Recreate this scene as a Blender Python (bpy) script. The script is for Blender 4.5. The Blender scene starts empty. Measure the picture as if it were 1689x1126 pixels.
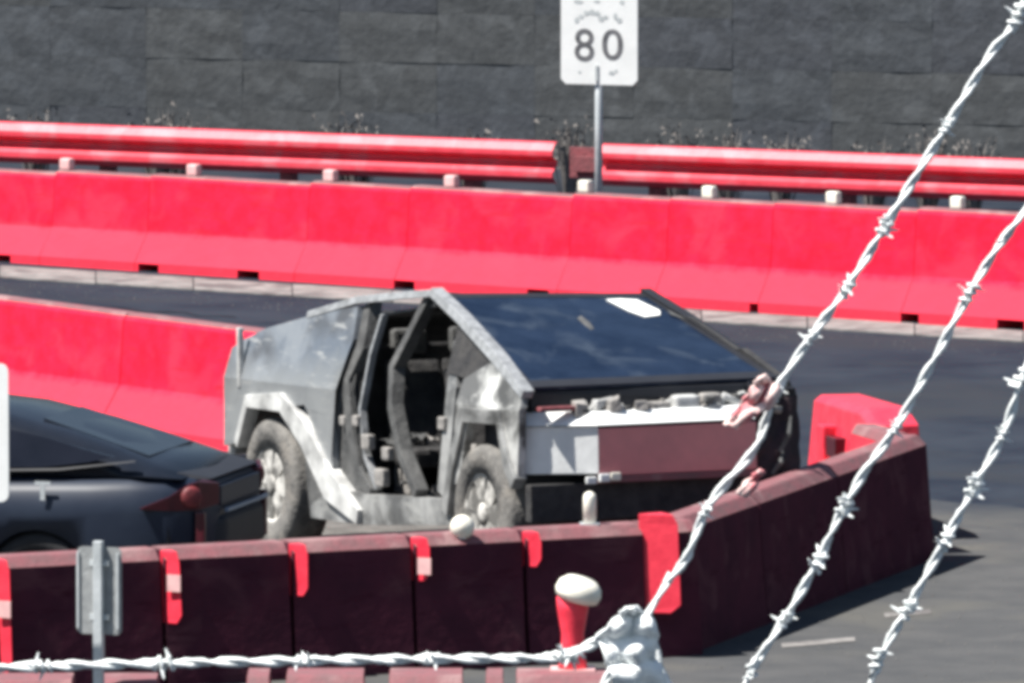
import bpy, bmesh, math, random
from mathutils import Vector, Matrix
random.seed(7)
PI = math.pi
S = bpy.context.scene
COL = S.collection

# ---------------------------------------------------------------- camera, sky, sun, exposure
FPX, PITCH, CAMH = 18750.0, math.radians(5.0), 7.942
cd = bpy.data.cameras.new('camera'); cam = bpy.data.objects.new('camera', cd); COL.objects.link(cam)
cd.sensor_width = 36.0; cd.lens = FPX / 1689 * 36
cd.clip_start = 0.5; cd.clip_end = 5000
cam.location = (0, 0, CAMH); cam.rotation_euler = (PI / 2 - PITCH, 0, 0)
S.camera = cam
SUN_EL = 60; SUN_AZ = 20            # sun from the left, a little in front of square-on
to_sun = Vector((-math.cos(math.radians(SUN_AZ)) * math.cos(math.radians(SUN_EL)),
                 -math.sin(math.radians(SUN_AZ)) * math.cos(math.radians(SUN_EL)),
                 math.sin(math.radians(SUN_EL))))
w = bpy.data.worlds.new('World'); S.world = w; w.use_nodes = True
nt = w.node_tree; bg = nt.nodes['Background']
sky = nt.nodes.new('ShaderNodeTexSky'); sky.sky_type = 'NISHITA'; sky.sun_disc = False
sky.sun_elevation = math.radians(SUN_EL); sky.sun_rotation = math.atan2(to_sun.x, to_sun.y) % (2 * PI)
sky.air_density = 1.2; sky.dust_density = 0.6; sky.altitude = 300
nt.links.new(sky.outputs[0], bg.inputs[0]); bg.inputs[1].default_value = 0.05
sl = bpy.data.lights.new('sun', 'SUN'); sl.energy = 5.0; sl.angle = math.radians(0.5); sl.color = (1.0, 0.965, 0.91)
sun = bpy.data.objects.new('sun', sl); COL.objects.link(sun)
sun.rotation_euler = to_sun.to_track_quat('Z', 'Y').to_euler(); sun.location = (-20, 60, 30)
S.view_settings.view_transform = 'Standard'; S.view_settings.look = 'None'
S.view_settings.exposure = 0.95; S.view_settings.gamma = 1.0; S.view_settings.use_curve_mapping = False
S.cycles.filter_width = 4.5
S.cycles.max_bounces = 6

# ---------------------------------------------------------------- pixel -> place helpers (surveying only)
def ray(px, py):
    a = (px - 844.5) / FPX; b = -(py - 563) / FPX
    return Vector((a, math.cos(PITCH) + b * math.sin(PITCH), -math.sin(PITCH) + b * math.cos(PITCH)))
def at_depth(px, py, y):
    d = ray(px, py); return Vector((0, 0, CAMH)) + d * (y / d.y)
def on_ground(px, py, z=0.0):
    d = ray(px, py); return Vector((0, 0, CAMH)) + d * ((z - CAMH) / d.z)

# ---------------------------------------------------------------- materials
MATS = {}
def mat(name, c1, c2=None, rough=0.7, metal=0.0, scale=6.0, bump=0.0, bscale=40.0, contrast=(0.35, 0.65), c3=None, s3=1.5, spec=0.5, rvar=0.0, scuff=None, low_light_or_tint=None, dz=(.42, .36, .12, .8)):
    m = bpy.data.materials.new(name); m.use_nodes = True
    n = m.node_tree; b = n.nodes['Principled BSDF']
    b.inputs['Roughness'].default_value = rough; b.inputs['Metallic'].default_value = metal
    b.inputs['Specular IOR Level'].default_value = spec
    c2 = c2 or tuple(x * 0.8 for x in c1)
    tc = n.nodes.new('ShaderNodeTexCoord')
    raw = tc.outputs['Object']      # same grain, but started elsewhere on every object
    oi = n.nodes.new('ShaderNodeObjectInfo'); vm = n.nodes.new('ShaderNodeVectorMath'); vm.operation = 'MULTIPLY_ADD'
    vm.inputs[1].default_value = (37.0, 91.0, 53.0); n.links.new(oi.outputs['Random'], vm.inputs[0]); n.links.new(raw, vm.inputs[2])
    geo = vm.outputs[0]
    no = n.nodes.new('ShaderNodeTexNoise'); no.inputs['Scale'].default_value = scale; no.inputs['Detail'].default_value = 8
    no.inputs['Roughness'].default_value = 0.62
    n.links.new(geo, no.inputs['Vector'])
    cr = n.nodes.new('ShaderNodeValToRGB')
    cr.color_ramp.elements[0].position = contrast[0]; cr.color_ramp.elements[1].position = contrast[1]
    cr.color_ramp.elements[0].color = (*c1, 1); cr.color_ramp.elements[1].color = (*c2, 1)
    n.links.new(no.outputs['Fac'], cr.inputs['Fac'])
    out = cr.outputs['Color']
    if c3:
        n3 = n.nodes.new('ShaderNodeTexNoise'); n3.inputs['Scale'].default_value = s3; n3.inputs['Detail'].default_value = 6
        n3.inputs['Distortion'].default_value = 0.6
        n.links.new(geo, n3.inputs['Vector'])
        r3 = n.nodes.new('ShaderNodeValToRGB'); r3.color_ramp.elements[0].position = 0.52; r3.color_ramp.elements[1].position = 0.66
        n.links.new(n3.outputs['Fac'], r3.inputs['Fac'])
        mx = n.nodes.new('ShaderNodeMix'); mx.data_type = 'RGBA'
        n.links.new(r3.outputs['Color'], mx.inputs['Factor'])
        n.links.new(out, mx.inputs['A']); mx.inputs['B'].default_value = (*c3, 1)
        out = mx.outputs['Result']
    if scuff:                      # long thin rub marks
        mp = n.nodes.new('ShaderNodeMapping'); mp.inputs['Scale'].default_value = (1.1, 1.1, 7.0); mp.inputs['Rotation'].default_value = (0, .12, 0)
        ns = n.nodes.new('ShaderNodeTexNoise'); ns.inputs['Scale'].default_value = 2.6; ns.inputs['Detail'].default_value = 7; ns.inputs['Roughness'].default_value = .7
        n.links.new(geo, mp.inputs['Vector']); n.links.new(mp.outputs['Vector'], ns.inputs['Vector'])
        rs_ = n.nodes.new('ShaderNodeMapRange'); rs_.inputs['From Min'].default_value = .56; rs_.inputs['From Max'].default_value = .68; rs_.inputs['To Max'].default_value = .85
        n.links.new(ns.outputs['Fac'], rs_.inputs['Value'])
        ms = n.nodes.new('ShaderNodeMix'); ms.data_type = 'RGBA'; ms.inputs['B'].default_value = (*scuff, 1)
        n.links.new(rs_.outputs['Result'], ms.inputs['Factor']); n.links.new(out, ms.inputs['A']); out = ms.outputs['Result']
    if low_light_or_tint:                       # paler low down: sunlight painted on barrier toes, tint on the truck quarter
        sx = n.nodes.new('ShaderNodeSeparateXYZ'); n.links.new(raw, sx.inputs[0])
        ad = n.nodes.new('ShaderNodeMath'); ad.operation = 'MULTIPLY_ADD'; ad.inputs[1].default_value = dz[2]; n.links.new(no.outputs['Fac'], ad.inputs[0]); n.links.new(sx.outputs[2], ad.inputs[2])
        rd_ = n.nodes.new('ShaderNodeMapRange'); rd_.inputs['From Min'].default_value = dz[0]; rd_.inputs['From Max'].default_value = dz[1]; rd_.inputs['To Max'].default_value = dz[3]
        n.links.new(ad.outputs[0], rd_.inputs['Value'])
        md_ = n.nodes.new('ShaderNodeMix'); md_.data_type = 'RGBA'; md_.inputs['B'].default_value = (*low_light_or_tint, 1)
        n.links.new(rd_.outputs['Result'], md_.inputs['Factor']); n.links.new(out, md_.inputs['A']); out = md_.outputs['Result']
    n.links.new(out, b.inputs['Base Color'])
    if rvar:
        mr = n.nodes.new('ShaderNodeMapRange'); mr.inputs['To Min'].default_value = max(0, rough - rvar); mr.inputs['To Max'].default_value = min(1, rough + rvar)
        n.links.new(no.outputs['Fac'], mr.inputs['Value']); n.links.new(mr.outputs['Result'], b.inputs['Roughness'])
    if bump:
        nb = n.nodes.new('ShaderNodeTexNoise'); nb.inputs['Scale'].default_value = bscale; nb.inputs['Detail'].default_value = 6
        n.links.new(geo, nb.inputs['Vector'])
        bp = n.nodes.new('ShaderNodeBump'); bp.inputs['Strength'].default_value = bump; bp.inputs['Distance'].default_value = 0.02
        n.links.new(nb.outputs['Fac'], bp.inputs['Height']); n.links.new(bp.outputs['Normal'], b.inputs['Normal'])
    MATS[name] = m
    return m
red = mat('red_paint', (0.86, 0.013, 0.055), (0.72, 0.006, 0.032), 0.85, spec=0.2, scuff=(0.46, 0.012, 0.032), low_light_or_tint=(0.88, 0.042, 0.075), scale=6.5, bump=0.25, bscale=14, c3=(0.82, 0.026, 0.065), s3=2.2)  # paler toe colour stands in for stronger sun on the slope
shade_red = mat('dark_maroon_barrier', (0.082, 0.023, 0.038), (0.058, 0.019, 0.031), 0.95, scale=3.5, bump=0.3, bscale=14, c3=(0.10, 0.038, 0.050), s3=3.1, spec=0.04, scuff=(0.05, 0.012, 0.022))  # dark base colour holds the shade of the near red barriers
red_cap = mat('dusty_red_cap', (0.24, 0.080, 0.092), (0.17, 0.085, 0.09), 0.8, scale=9, bump=0.3, bscale=30, c3=(0.28, 0.16, 0.16), s3=3)
red_steel = mat('red_rail_paint', (0.84, 0.060, 0.095), (0.66, 0.04, 0.065), 0.5, scale=5, bump=0.15, bscale=12, c3=(0.66, 0.12, 0.15), s3=3)
red_old = mat('faded_red', (0.26, 0.065, 0.075), (0.15, 0.05, 0.055), 0.85, scale=12, bump=0.4, bscale=30)
red_glow = mat('clean_red_plastic', (0.88, 0.05, 0.085), (0.72, 0.03, 0.060), 0.4, scale=8, bump=0.15, bscale=20)
asphalt = mat('asphalt', (0.018, 0.023, 0.035), (0.032, 0.039, 0.052), 0.95, spec=0.06, scale=1.3, bump=0.35, bscale=60, c3=(0.032, 0.036, 0.044), s3=0.45)
concrete_ground = mat('pale_worn_asphalt', (0.088, 0.088, 0.089), (0.066, 0.068, 0.071), 0.95, spec=0.06, scale=2.5, bump=0.4, bscale=45, c3=(0.098, 0.096, 0.090), s3=0.8)
ash_ground = mat('ash_dust', (0.17, 0.16, 0.15), (0.09, 0.085, 0.08), 0.95, spec=0.06, scale=7, bump=0.5, bscale=30)
gutter_m = mat('gutter_concrete', (0.27, 0.255, 0.245), (0.15, 0.145, 0.14), 0.9, spec=0.1, scale=5, bump=0.3, bscale=30, c3=(0.12, 0.11, 0.11), s3=2.5)
blocks = [mat('dark_block_%s' % 'abcd'[i], c, tuple(x * 0.72 for x in c), 0.95, scale=5, bump=0.45, bscale=13, c3=tuple(x * 1.18 for x in c), s3=4)
          for i, c in enumerate([(0.068, 0.075, 0.084), (0.073, 0.078, 0.082), (0.066, 0.072, 0.083), (0.075, 0.080, 0.084)])]
mortar = mat('dark_joint', (0.066, 0.072, 0.078), None, 0.95)
steel = mat('burnt_stainless', (0.13, 0.132, 0.133), (0.42, 0.42, 0.41), 0.5, metal=0.25, scale=2.6, bump=0.10, bscale=7, c3=(0.075, 0.075, 0.073), s3=2.2, rvar=0.12, contrast=(.40, .62), scuff=(.42, .42, .40))
quarter_m = mat('heat_tinted_quarter', (0.15, 0.172, 0.205), (0.25, 0.27, 0.295), 0.45, metal=0.3, scale=2.8, bump=0.12, bscale=6, c3=(0.10, 0.105, 0.115), s3=2.2, rvar=.1, contrast=(.42, .58), scuff=(.46, .46, .45), low_light_or_tint=(.34, .34, .325), dz=(1.62, 1.42, .62, .5))
fender_m = mat('bleached_fender_steel', (0.13, 0.13, 0.128), (0.58, 0.58, 0.56), 0.5, metal=0.15, scale=2.4, bump=0.12, bscale=7, c3=(0.08, 0.08, 0.078), s3=2.6, contrast=(.42, .56), scuff=(.50, .50, .48))  # white highlights put into the colour as random pale patches
steel_blue = mat('blued_stainless', (0.155, 0.175, 0.205), (0.22, 0.24, 0.265), 0.45, metal=0.35, scale=3, bump=0.1, bscale=6, c3=(0.11, 0.118, 0.13), s3=2.5)
steel_white = mat('bleached_steel', (0.70, 0.70, 0.68), (0.24, 0.24, 0.235), 0.55, metal=0.1, scale=3.5, bump=0.15, bscale=12)  # pale base colour carries the white highlights of arch and edges
edge_steel = mat('bright_rail_steel', (0.38, 0.39, 0.40), (0.20, 0.205, 0.21), 0.45, metal=0.2, scale=14, bump=0.3, bscale=25)
white_paint = mat('white_paint', (0.80, 0.81, 0.80), (0.72, 0.73, 0.72), 0.45, scale=4, bump=0.05)
grey_paint = mat('pale_grey_fascia', (0.80, 0.81, 0.80), (0.66, 0.67, 0.66), 0.5, scale=4, bump=0.1)
fascia_m = mat('brushed_fascia', (0.66, 0.26, 0.28), (0.52, 0.22, 0.24), 0.38, metal=0.5, scale=3, bump=0.08, bscale=8)  # red barrier's reflection tinted into the base colour
char = mat('charred_trim', (0.018, 0.018, 0.020), (0.045, 0.043, 0.042), 0.85, scale=9, bump=0.6, bscale=20)
charl = mat('ashy_burnt_frame', (0.05, 0.051, 0.052), (0.12, 0.12, 0.117), 0.75, scale=6, bump=0.5, bscale=18, c3=(0.05, 0.05, 0.05), s3=4)
ashm = mat('pale_ash', (0.34, 0.32, 0.30), (0.20, 0.19, 0.18), 0.9, scale=12, bump=0.6, bscale=25)
glass_m = mat('dark_blue_windshield', (0.006, 0.012, 0.028), (0.014, 0.024, 0.048), 0.22, scale=3, bump=0.10, bscale=3.5, c3=(0.034, 0.046, 0.068), s3=2.5, spec=0.14, rvar=0.12)
black = mat('black_trim', (0.008, 0.009, 0.014), (0.014, 0.015, 0.020), 0.6, scale=5)
tyre_m = mat('ashy_tyre', (0.20, 0.19, 0.175), (0.085, 0.083, 0.08), 0.9, scale=9, bump=0.6, bscale=30, c3=(0.20, 0.185, 0.165), s3=5)
rim_m = mat('scorched_rim', (0.14, 0.135, 0.125), (0.62, 0.60, 0.56), 0.65, metal=0.1, scale=5, contrast=(.45, .6), bump=0.3, bscale=20)
car_m = mat('slate_car_paint', (0.010, 0.016, 0.032), (0.018, 0.026, 0.044), 0.45, metal=0.0, scale=2.5, bump=0.03, bscale=5, spec=0.35)
roof_m = mat('black_roof_paint', (0.010, 0.013, 0.020), (0.015, 0.018, 0.026), 0.22, scale=2.5, spec=0.15)
car_glass = mat('tinted_car_glass', (0.006, 0.008, 0.014), (0.010, 0.012, 0.020), 0.10, scale=2, spec=0.15)
lamp_dark = mat('dark_red_lens', (0.085, 0.010, 0.018), (0.05, 0.008, 0.014), 0.3)
lamp_red = mat('red_lens', (0.22, 0.03, 0.035), (0.09, 0.014, 0.018), 0.6, scale=20)
rubber = mat('black_rubber', (0.012, 0.012, 0.014), (0.02, 0.02, 0.022), 0.8, scale=10)
sky_trim = mat('blue_grey_trim', (0.20, 0.27, 0.36), (0.15, 0.20, 0.28), 0.35, metal=0.3)
galv = mat('galvanised_steel', (0.62, 0.65, 0.66), (0.46, 0.49, 0.50), 0.5, metal=0.25, scale=5, bump=0.1)
wire_m = mat('galvanised_wire', (0.92, 0.94, 0.93), (0.66, 0.69, 0.68), 0.55, metal=0.05, scale=60, bump=0.2, bscale=300)
cream = mat('cream_reflector', (0.88, 0.85, 0.74), (0.74, 0.70, 0.60), 0.45, scale=10)
pinkish = mat('dusty_pink_reflector', (0.80, 0.50, 0.48), (0.68, 0.38, 0.38), 0.5, scale=10)
ink = mat('faded_black_ink', (0.07, 0.072, 0.08), (0.17, 0.17, 0.18), 0.6, scale=14)
ink2 = mat('worn_grey_ink', (0.36, 0.39, 0.40), (0.50, 0.53, 0.53), 0.6, scale=14)
paper = mat('white_paper', (0.84, 0.84, 0.80), (0.76, 0.77, 0.74), 0.8, scale=6)
cloth_m = mat('white_cloth', (0.90, 0.92, 0.91), (0.80, 0.83, 0.83), 0.9, scale=12, bump=0.3, bscale=40)
tape_m = mat('pinkish_tape', (0.82, 0.62, 0.58), (0.60, 0.18, 0.20), 0.7, scale=45, contrast=(0.45, 0.55))
wood = mat('weathered_timber', (0.20, 0.14, 0.09), (0.13, 0.09, 0.06), 0.9, scale=8, bump=0.3)
weed_m = mat('dry_weed', (0.21, 0.19, 0.175), (0.13, 0.12, 0.115), 0.9, scale=20)
rubble_m = mat('reddish_rubble', (0.22, 0.10, 0.10), (0.10, 0.06, 0.06), 0.95, scale=10, bump=0.4)

# ---------------------------------------------------------------- object helpers
def tag(o, label=None, cat=None, group=None, kind=None):
    if label: o['label'] = label
    if cat: o['category'] = cat
    if group: o['group'] = group
    if kind: o['kind'] = kind
    return o
def link(name, me, parent=None, loc=None):
    o = bpy.data.objects.new(name, me); COL.objects.link(o)
    if parent: o.parent = parent
    if loc is not None: o.location = loc
    return o
def mesh(name, verts, faces, m, parent=None, smooth=False, loc=None, bevel=0.0, seg=2):
    me = bpy.data.meshes.new(name); me.from_pydata([tuple(v) for v in verts], [], faces); me.update()
    bm = bmesh.new(); bm.from_mesh(me)
    bmesh.ops.recalc_face_normals(bm, faces=bm.faces)
    if bevel:
        bmesh.ops.bevel(bm, geom=list(bm.edges), offset=bevel, segments=seg, affect='EDGES', profile=0.6, clamp_overlap=True)
    for f in bm.faces: f.smooth = smooth
    bm.to_mesh(me); bm.free()
    me.materials.append(m)
    return link(name, me, parent, loc)
def thing(name, label, cat, loc=(0, 0, 0), rz=0.0, group=None):
    o = bpy.data.objects.new(name, None); COL.objects.link(o); o.location = loc; o.rotation_euler = (0, 0, rz)
    return tag(o, label, cat, group)
def boxv(x0, x1, y0, y1, z0, z1):
    v = [(x, y, z) for x in (x0, x1) for y in (y0, y1) for z in (z0, z1)]
    f = [(0, 1, 3, 2), (4, 6, 7, 5), (0, 4, 5, 1), (2, 3, 7, 6), (0, 2, 6, 4), (1, 5, 7, 3)]
    return v, f
def join(*parts):
    V, Fc = [], []
    for v, f in parts:
        b = len(V); V += list(v); Fc += [tuple(i + b for i in q) for q in f]
    return V, Fc
def box(name, x0, x1, y0, y1, z0, z1, m, parent=None, bevel=0.0):
    return mesh(name, *boxv(x0, x1, y0, y1, z0, z1), m, parent, bevel=bevel)
def lathe(profile, n=28, axis='z', c=(0, 0, 0), loop=False):
    """profile of (radius, height) revolved about an axis, closed at both ends when radius is 0"""
    V, Fc = [], []
    for r, h in profile:
        for k in range(n):
            a = 2 * PI * k / n; p = (r * math.cos(a), r * math.sin(a), h)
            if axis == 'y': p = (p[0], p[2], p[1])
            if axis == 'x': p = (p[2], p[0], p[1])
            V.append((p[0] + c[0], p[1] + c[1], p[2] + c[2]))
    for i in range(len(profile) - 1):
        for k in range(n):
            k2 = (k + 1) % n
            Fc.append((i * n + k, i * n + k2, (i + 1) * n + k2, (i + 1) * n + k))
    b_ = (len(profile) - 1) * n
    if loop: Fc += [(b_ + k, b_ + (k + 1) % n, (k + 1) % n, k) for k in range(n)]
    else: Fc.append(tuple(range(n))); Fc.append(tuple(b_ + k for k in range(n)))
    return V, Fc
def tube(pts, r, n=6, closed_ends=True):
    pts = [Vector(p) for p in pts]; V, Fc = [], []
    up = Vector((0.13, 0.31, 0.94)).normalized()
    for i, p in enumerate(pts):
        t = (pts[min(i + 1, len(pts) - 1)] - pts[max(i - 1, 0)]).normalized()
        a = t.cross(up).normalized(); b = t.cross(a).normalized()
        rr = r[i] if isinstance(r, (list, tuple)) else r
        for k in range(n):
            q = 2 * PI * k / n; V.append(p + a * (rr * math.cos(q)) + b * (rr * math.sin(q)))
    for i in range(len(pts) - 1):
        for k in range(n):
            k2 = (k + 1) % n; Fc.append((i * n + k, i * n + k2, (i + 1) * n + k2, (i + 1) * n + k))
    Fc.append(tuple(range(n))); Fc.append(tuple((len(pts) - 1) * n + k for k in range(n)))
    return V, Fc
def sheet(name, pts, z, m, kind='structure', div=0):
    me = bpy.data.meshes.new(name); me.from_pydata([(p[0], p[1], z) for p in pts], [], [tuple(range(len(pts)))]); me.update()
    if me.polygons[0].normal.z < 0: me.flip_normals()
    me.materials.append(m); o = link(name, me); o['kind'] = kind
    return o

# ---------------------------------------------------------------- ground
sheet('ground', [(-400, -200), (400, -200), (400, 900), (-400, 900)], 0.0, asphalt)
A = on_ground(330, 752); B = on_ground(1689, 838)
d = (B - A).normalized()
def wavy(P0, P1, n, amp, seed):
    rnd = random.Random(seed); out = []
    nrm = Vector((-(P1 - P0).y, (P1 - P0).x, 0)).normalized()
    for i in range(n + 1):
        out.append(P0.lerp(P1, i / n) + nrm * rnd.uniform(-amp, amp))
    return out
edge = wavy(A - d * 12, A + d * 16, 90, 0.16, 3)
nn = concrete_ground.node_tree; bs = nn.nodes['Principled BSDF']
src = bs.inputs['Base Color'].links[0].from_socket
tcx = nn.nodes.new('ShaderNodeTexCoord'); sb = nn.nodes.new('ShaderNodeVectorMath'); sb.operation = 'SUBTRACT'; sb.inputs[1].default_value = A
nn.links.new(tcx.outputs['Object'], sb.inputs[0])
dt = nn.nodes.new('ShaderNodeVectorMath'); dt.operation = 'DOT_PRODUCT'; dt.inputs[1].default_value = (d.y, -d.x, 0); nn.links.new(sb.outputs[0], dt.inputs[0])
nz = nn.nodes.new('ShaderNodeTexNoise'); nz.inputs['Scale'].default_value = .9; nz.inputs['Detail'].default_value = 7; nn.links.new(tcx.outputs['Object'], nz.inputs['Vector'])
ma = nn.nodes.new('ShaderNodeMath'); ma.operation = 'MULTIPLY_ADD'; ma.inputs[1].default_value = 3.2; nn.links.new(nz.outputs['Fac'], ma.inputs[0]); nn.links.new(dt.outputs['Value'], ma.inputs[2])
mr_ = nn.nodes.new('ShaderNodeMapRange'); mr_.inputs['From Min'].default_value = 1.2; mr_.inputs['From Max'].default_value = 2.8; nn.links.new(ma.outputs[0], mr_.inputs['Value'])
mxx = nn.nodes.new('ShaderNodeMix'); mxx.data_type = 'RGBA'; mxx.inputs['A'].default_value = (.029, .035, .046, 1)
nn.links.new(mr_.outputs['Result'], mxx.inputs['Factor']); nn.links.new(src, mxx.inputs['B']); nn.links.new(mxx.outputs['Result'], bs.inputs['Base Color'])
sheet('pavement', [(p.x, p.y) for p in edge] + [(30, 20), (-30, 20)], 0.004, concrete_ground)
# ash-covered patch round the burnt truck
c0 = Vector((-0.9, 77.3, 0)); patch = []
for i in range(40):
    a = 2 * PI * i / 40; r = 1 + random.uniform(-.12, .12)
    patch.append((c0.x + 2.0 * r * math.cos(a), c0.y + 2.6 * r * math.sin(a)))
sheet('ash_patch', patch, 0.008, ash_ground)
# pale gutter strip at the foot of the far barrier
f0g, f1g = on_ground(0, 459), on_ground(1689, 565)
g0, g1 = on_ground(0, 440), on_ground(1689, 548)
gd = (g1 - g0).normalized(); h0, h1 = on_ground(0, 459), on_ground(1689, 565)
gut = thing('gutter', 'pale concrete gutter strip along the foot of the far red barrier', 'gutter'); gut['kind'] = 'structure'
ext = 1.6
for i in range(-12, 22):
    a0, a1 = i * 0.1, (i + 1) * 0.1 - 0.0012
    q = [g0.lerp(g1, a0), g0.lerp(g1, a1), h0.lerp(h1, a1), h0.lerp(h1, a0)]
    z = 0.012 + random.uniform(0, .006)
    V = [(p.x, p.y, 0.002) for p in q] + [(p.x, p.y, z) for p in q]
    mesh('gutter_slab', V, [(0, 1, 2, 3), (4, 5, 6, 7), (0, 1, 5, 4), (1, 2, 6, 5), (2, 3, 7, 6), (3, 0, 4, 7)], gutter_m, gut)
for k, (px, py, L) in enumerate([(1290, 1070, .46), (1460, 1020, .30)]):
    p = on_ground(px, py)
    sheet('lane_marking', [(p.x, p.y), (p.x + L, p.y + .75 * L), (p.x + L, p.y + .75 * L + .22), (p.x, p.y + .24)], 0.009, gutter_m)

V, Fc = [], []
rg = random.Random(31)
for _ in range(900):
    a_ = rg.random()
    if a_ < .5: p_ = f0g.lerp(f1g, rg.uniform(-.1, 1.1)) + Vector((0, -rg.uniform(.25, 1.6), 0))
    else: p_ = on_ground(rg.uniform(1130, 1700), rg.uniform(860, 1130))
    s_ = rg.uniform(.003, .009); b_ = len(V)
    V += [p_ + Vector((s_ * rg.uniform(.6, 1), 0, .01)), p_ + Vector((0, s_, .01)), p_ + Vector((-s_, 0, .01)), p_ + Vector((0, -s_, .01)), p_ + Vector((0, 0, .01 + s_))]
    Fc += [(b_, b_ + 1, b_ + 4), (b_ + 1, b_ + 2, b_ + 4), (b_ + 2, b_ + 3, b_ + 4), (b_ + 3, b_, b_ + 4)]
tag(mesh('grit', V, Fc, ash_ground), 'loose pale grit scattered on the asphalt and pavement', 'grit', kind='stuff')
tar = mat('tar_seal', (0.010, 0.012, 0.016), None, .8, spec=.1)
def tar_line(pts, wd):
    P_ = [on_ground(*q) for q in pts]; L_, R_ = [], []
    for i in range(len(P_) - 1):
        for k in range(8):
            c_ = P_[i].lerp(P_[i + 1], k / 8); w_ = wd * rg.uniform(.5, 1.4); o_ = Vector((rg.uniform(-.02, .02), rg.uniform(-.12, .12), 0))
            L_.append(c_ + o_ + Vector((w_ * .4, w_ * 2.2, .006))); R_.append(c_ + o_ - Vector((w_ * .4, w_ * 2.2, -.006)))
    V = L_ + R_; n_ = len(L_)
    o = mesh('tar_seal_line', V, [(i, i + 1, n_ + i + 1, n_ + i) for i in range(n_ - 1)], tar); o['kind'] = 'structure'
tar_line([(-20, 492), (180, 508), (420, 527)], .012)
# ---------------------------------------------------------------- concrete road barriers
JERSEY = [(.30, 0), (.30, .075), (.128, .33), (.092, .775), (.060, .81)]
STEEP = [(.190, 0), (.188, .05), (.172, .20), (.150, .45), (.128, .755), (.070, .81)]
def barrier(name, A, B, label, group, prof=JERSEY, z_seam=0.0, slots=(), reflect=(), rib=None, cap=True, gap=0.012, m=red, hs=1.0):
    """A, B: ends of the centre line; +y local is away from the camera"""
    A, B = Vector((A[0], A[1], 0)), Vector((B[0], B[1], 0))
    L = (B - A).length; rz = math.atan2(B.y - A.y, B.x - A.x)
    t = thing(name, label, 'barrier', A, rz, group)
    prof = [(o, z * hs) for o, z in prof]; H_ = prof[-1][1]
    foot = prof[1][1] - 0.005
    up = [(o, z) for o, z in prof if z > foot]; up = [(prof[1][0], foot)] + up
    n = len(up); V = []
    top_ex = .035
    for x, s in ((gap / 2, 1), (L - gap / 2, 1)):
        V += [(x, -o, z) for o, z in up] + [(x, o, z) for o, z in reversed(up)]
    m2 = 2 * n
    Fc = [tuple(range(m2)), tuple(range(m2, 2 * m2))] + [(k, (k + 1) % m2, m2 + (k + 1) % m2, m2 + k) for k in range(m2)]
    # chamfered ends read as a dark joint
    body = (V, Fc)
    feet = []
    xs = [gap / 2]
    for s0, s1 in sorted(slots): xs += [s0, s1]
    xs.append(L - gap / 2)
    for i in range(0, len(xs), 2):
        if xs[i + 1] - xs[i] > .02: feet.append(boxv(xs[i], xs[i + 1], -prof[0][0], prof[0][0], 0, foot - .001))
    o = mesh('barrier_body', *join(body, *feet), m, t)
    if cap:
        a_, b_ = prof[-2], prof[-1]; k_ = .25 if prof[-1][0] < .065 else .98
        lo = (b_[0] + (a_[0] - b_[0]) * k_ + .003, b_[1] + (a_[1] - b_[1]) * k_)
        pp = [(lo[0], lo[1]), (b_[0] + .003, b_[1] + .004), (b_[0] - .01, b_[1] + .012)]
        pp = [(-o, z) for o, z in pp] + [(o, z) for o, z in reversed(pp)]; V = []
        for x in (gap / 2 + .004, L - gap / 2 - .004): V += [(x, o, z) for o, z in pp]
        mesh('top_edge', V, [tuple(range(6)), tuple(range(6, 12))] + [(k, (k + 1) % 6, 6 + (k + 1) % 6, 6 + k) for k in range(6)], red_cap, t)
    for r, mm in reflect:
        box('reflector', r - .058, r + .058, -.05, .03, H_ + .012, H_ + .115, mm, t, bevel=.02)
    return t
def line_pt(P0, P1, px, off):
    """the point of the line P0-P1 (camera-side foot of a barrier run) seen at column px, moved off metres away from the camera"""
    best = None; lo, hi = -2.0, 3.0
    for _ in range(60):
        mid = (lo + hi) / 2; p = P0.lerp(P1, mid) if 0 <= mid <= 1 else P0 + (P1 - P0) * mid
        dd = p.y * math.cos(PITCH) + CAMH * math.sin(PITCH)
        x = 844.5 + FPX * p.x / dd
        if x < px: lo = mid
        else: hi = mid
    n = Vector((-(P1 - P0).y, (P1 - P0).x, 0)).normalized()
    return p + n * off
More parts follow.
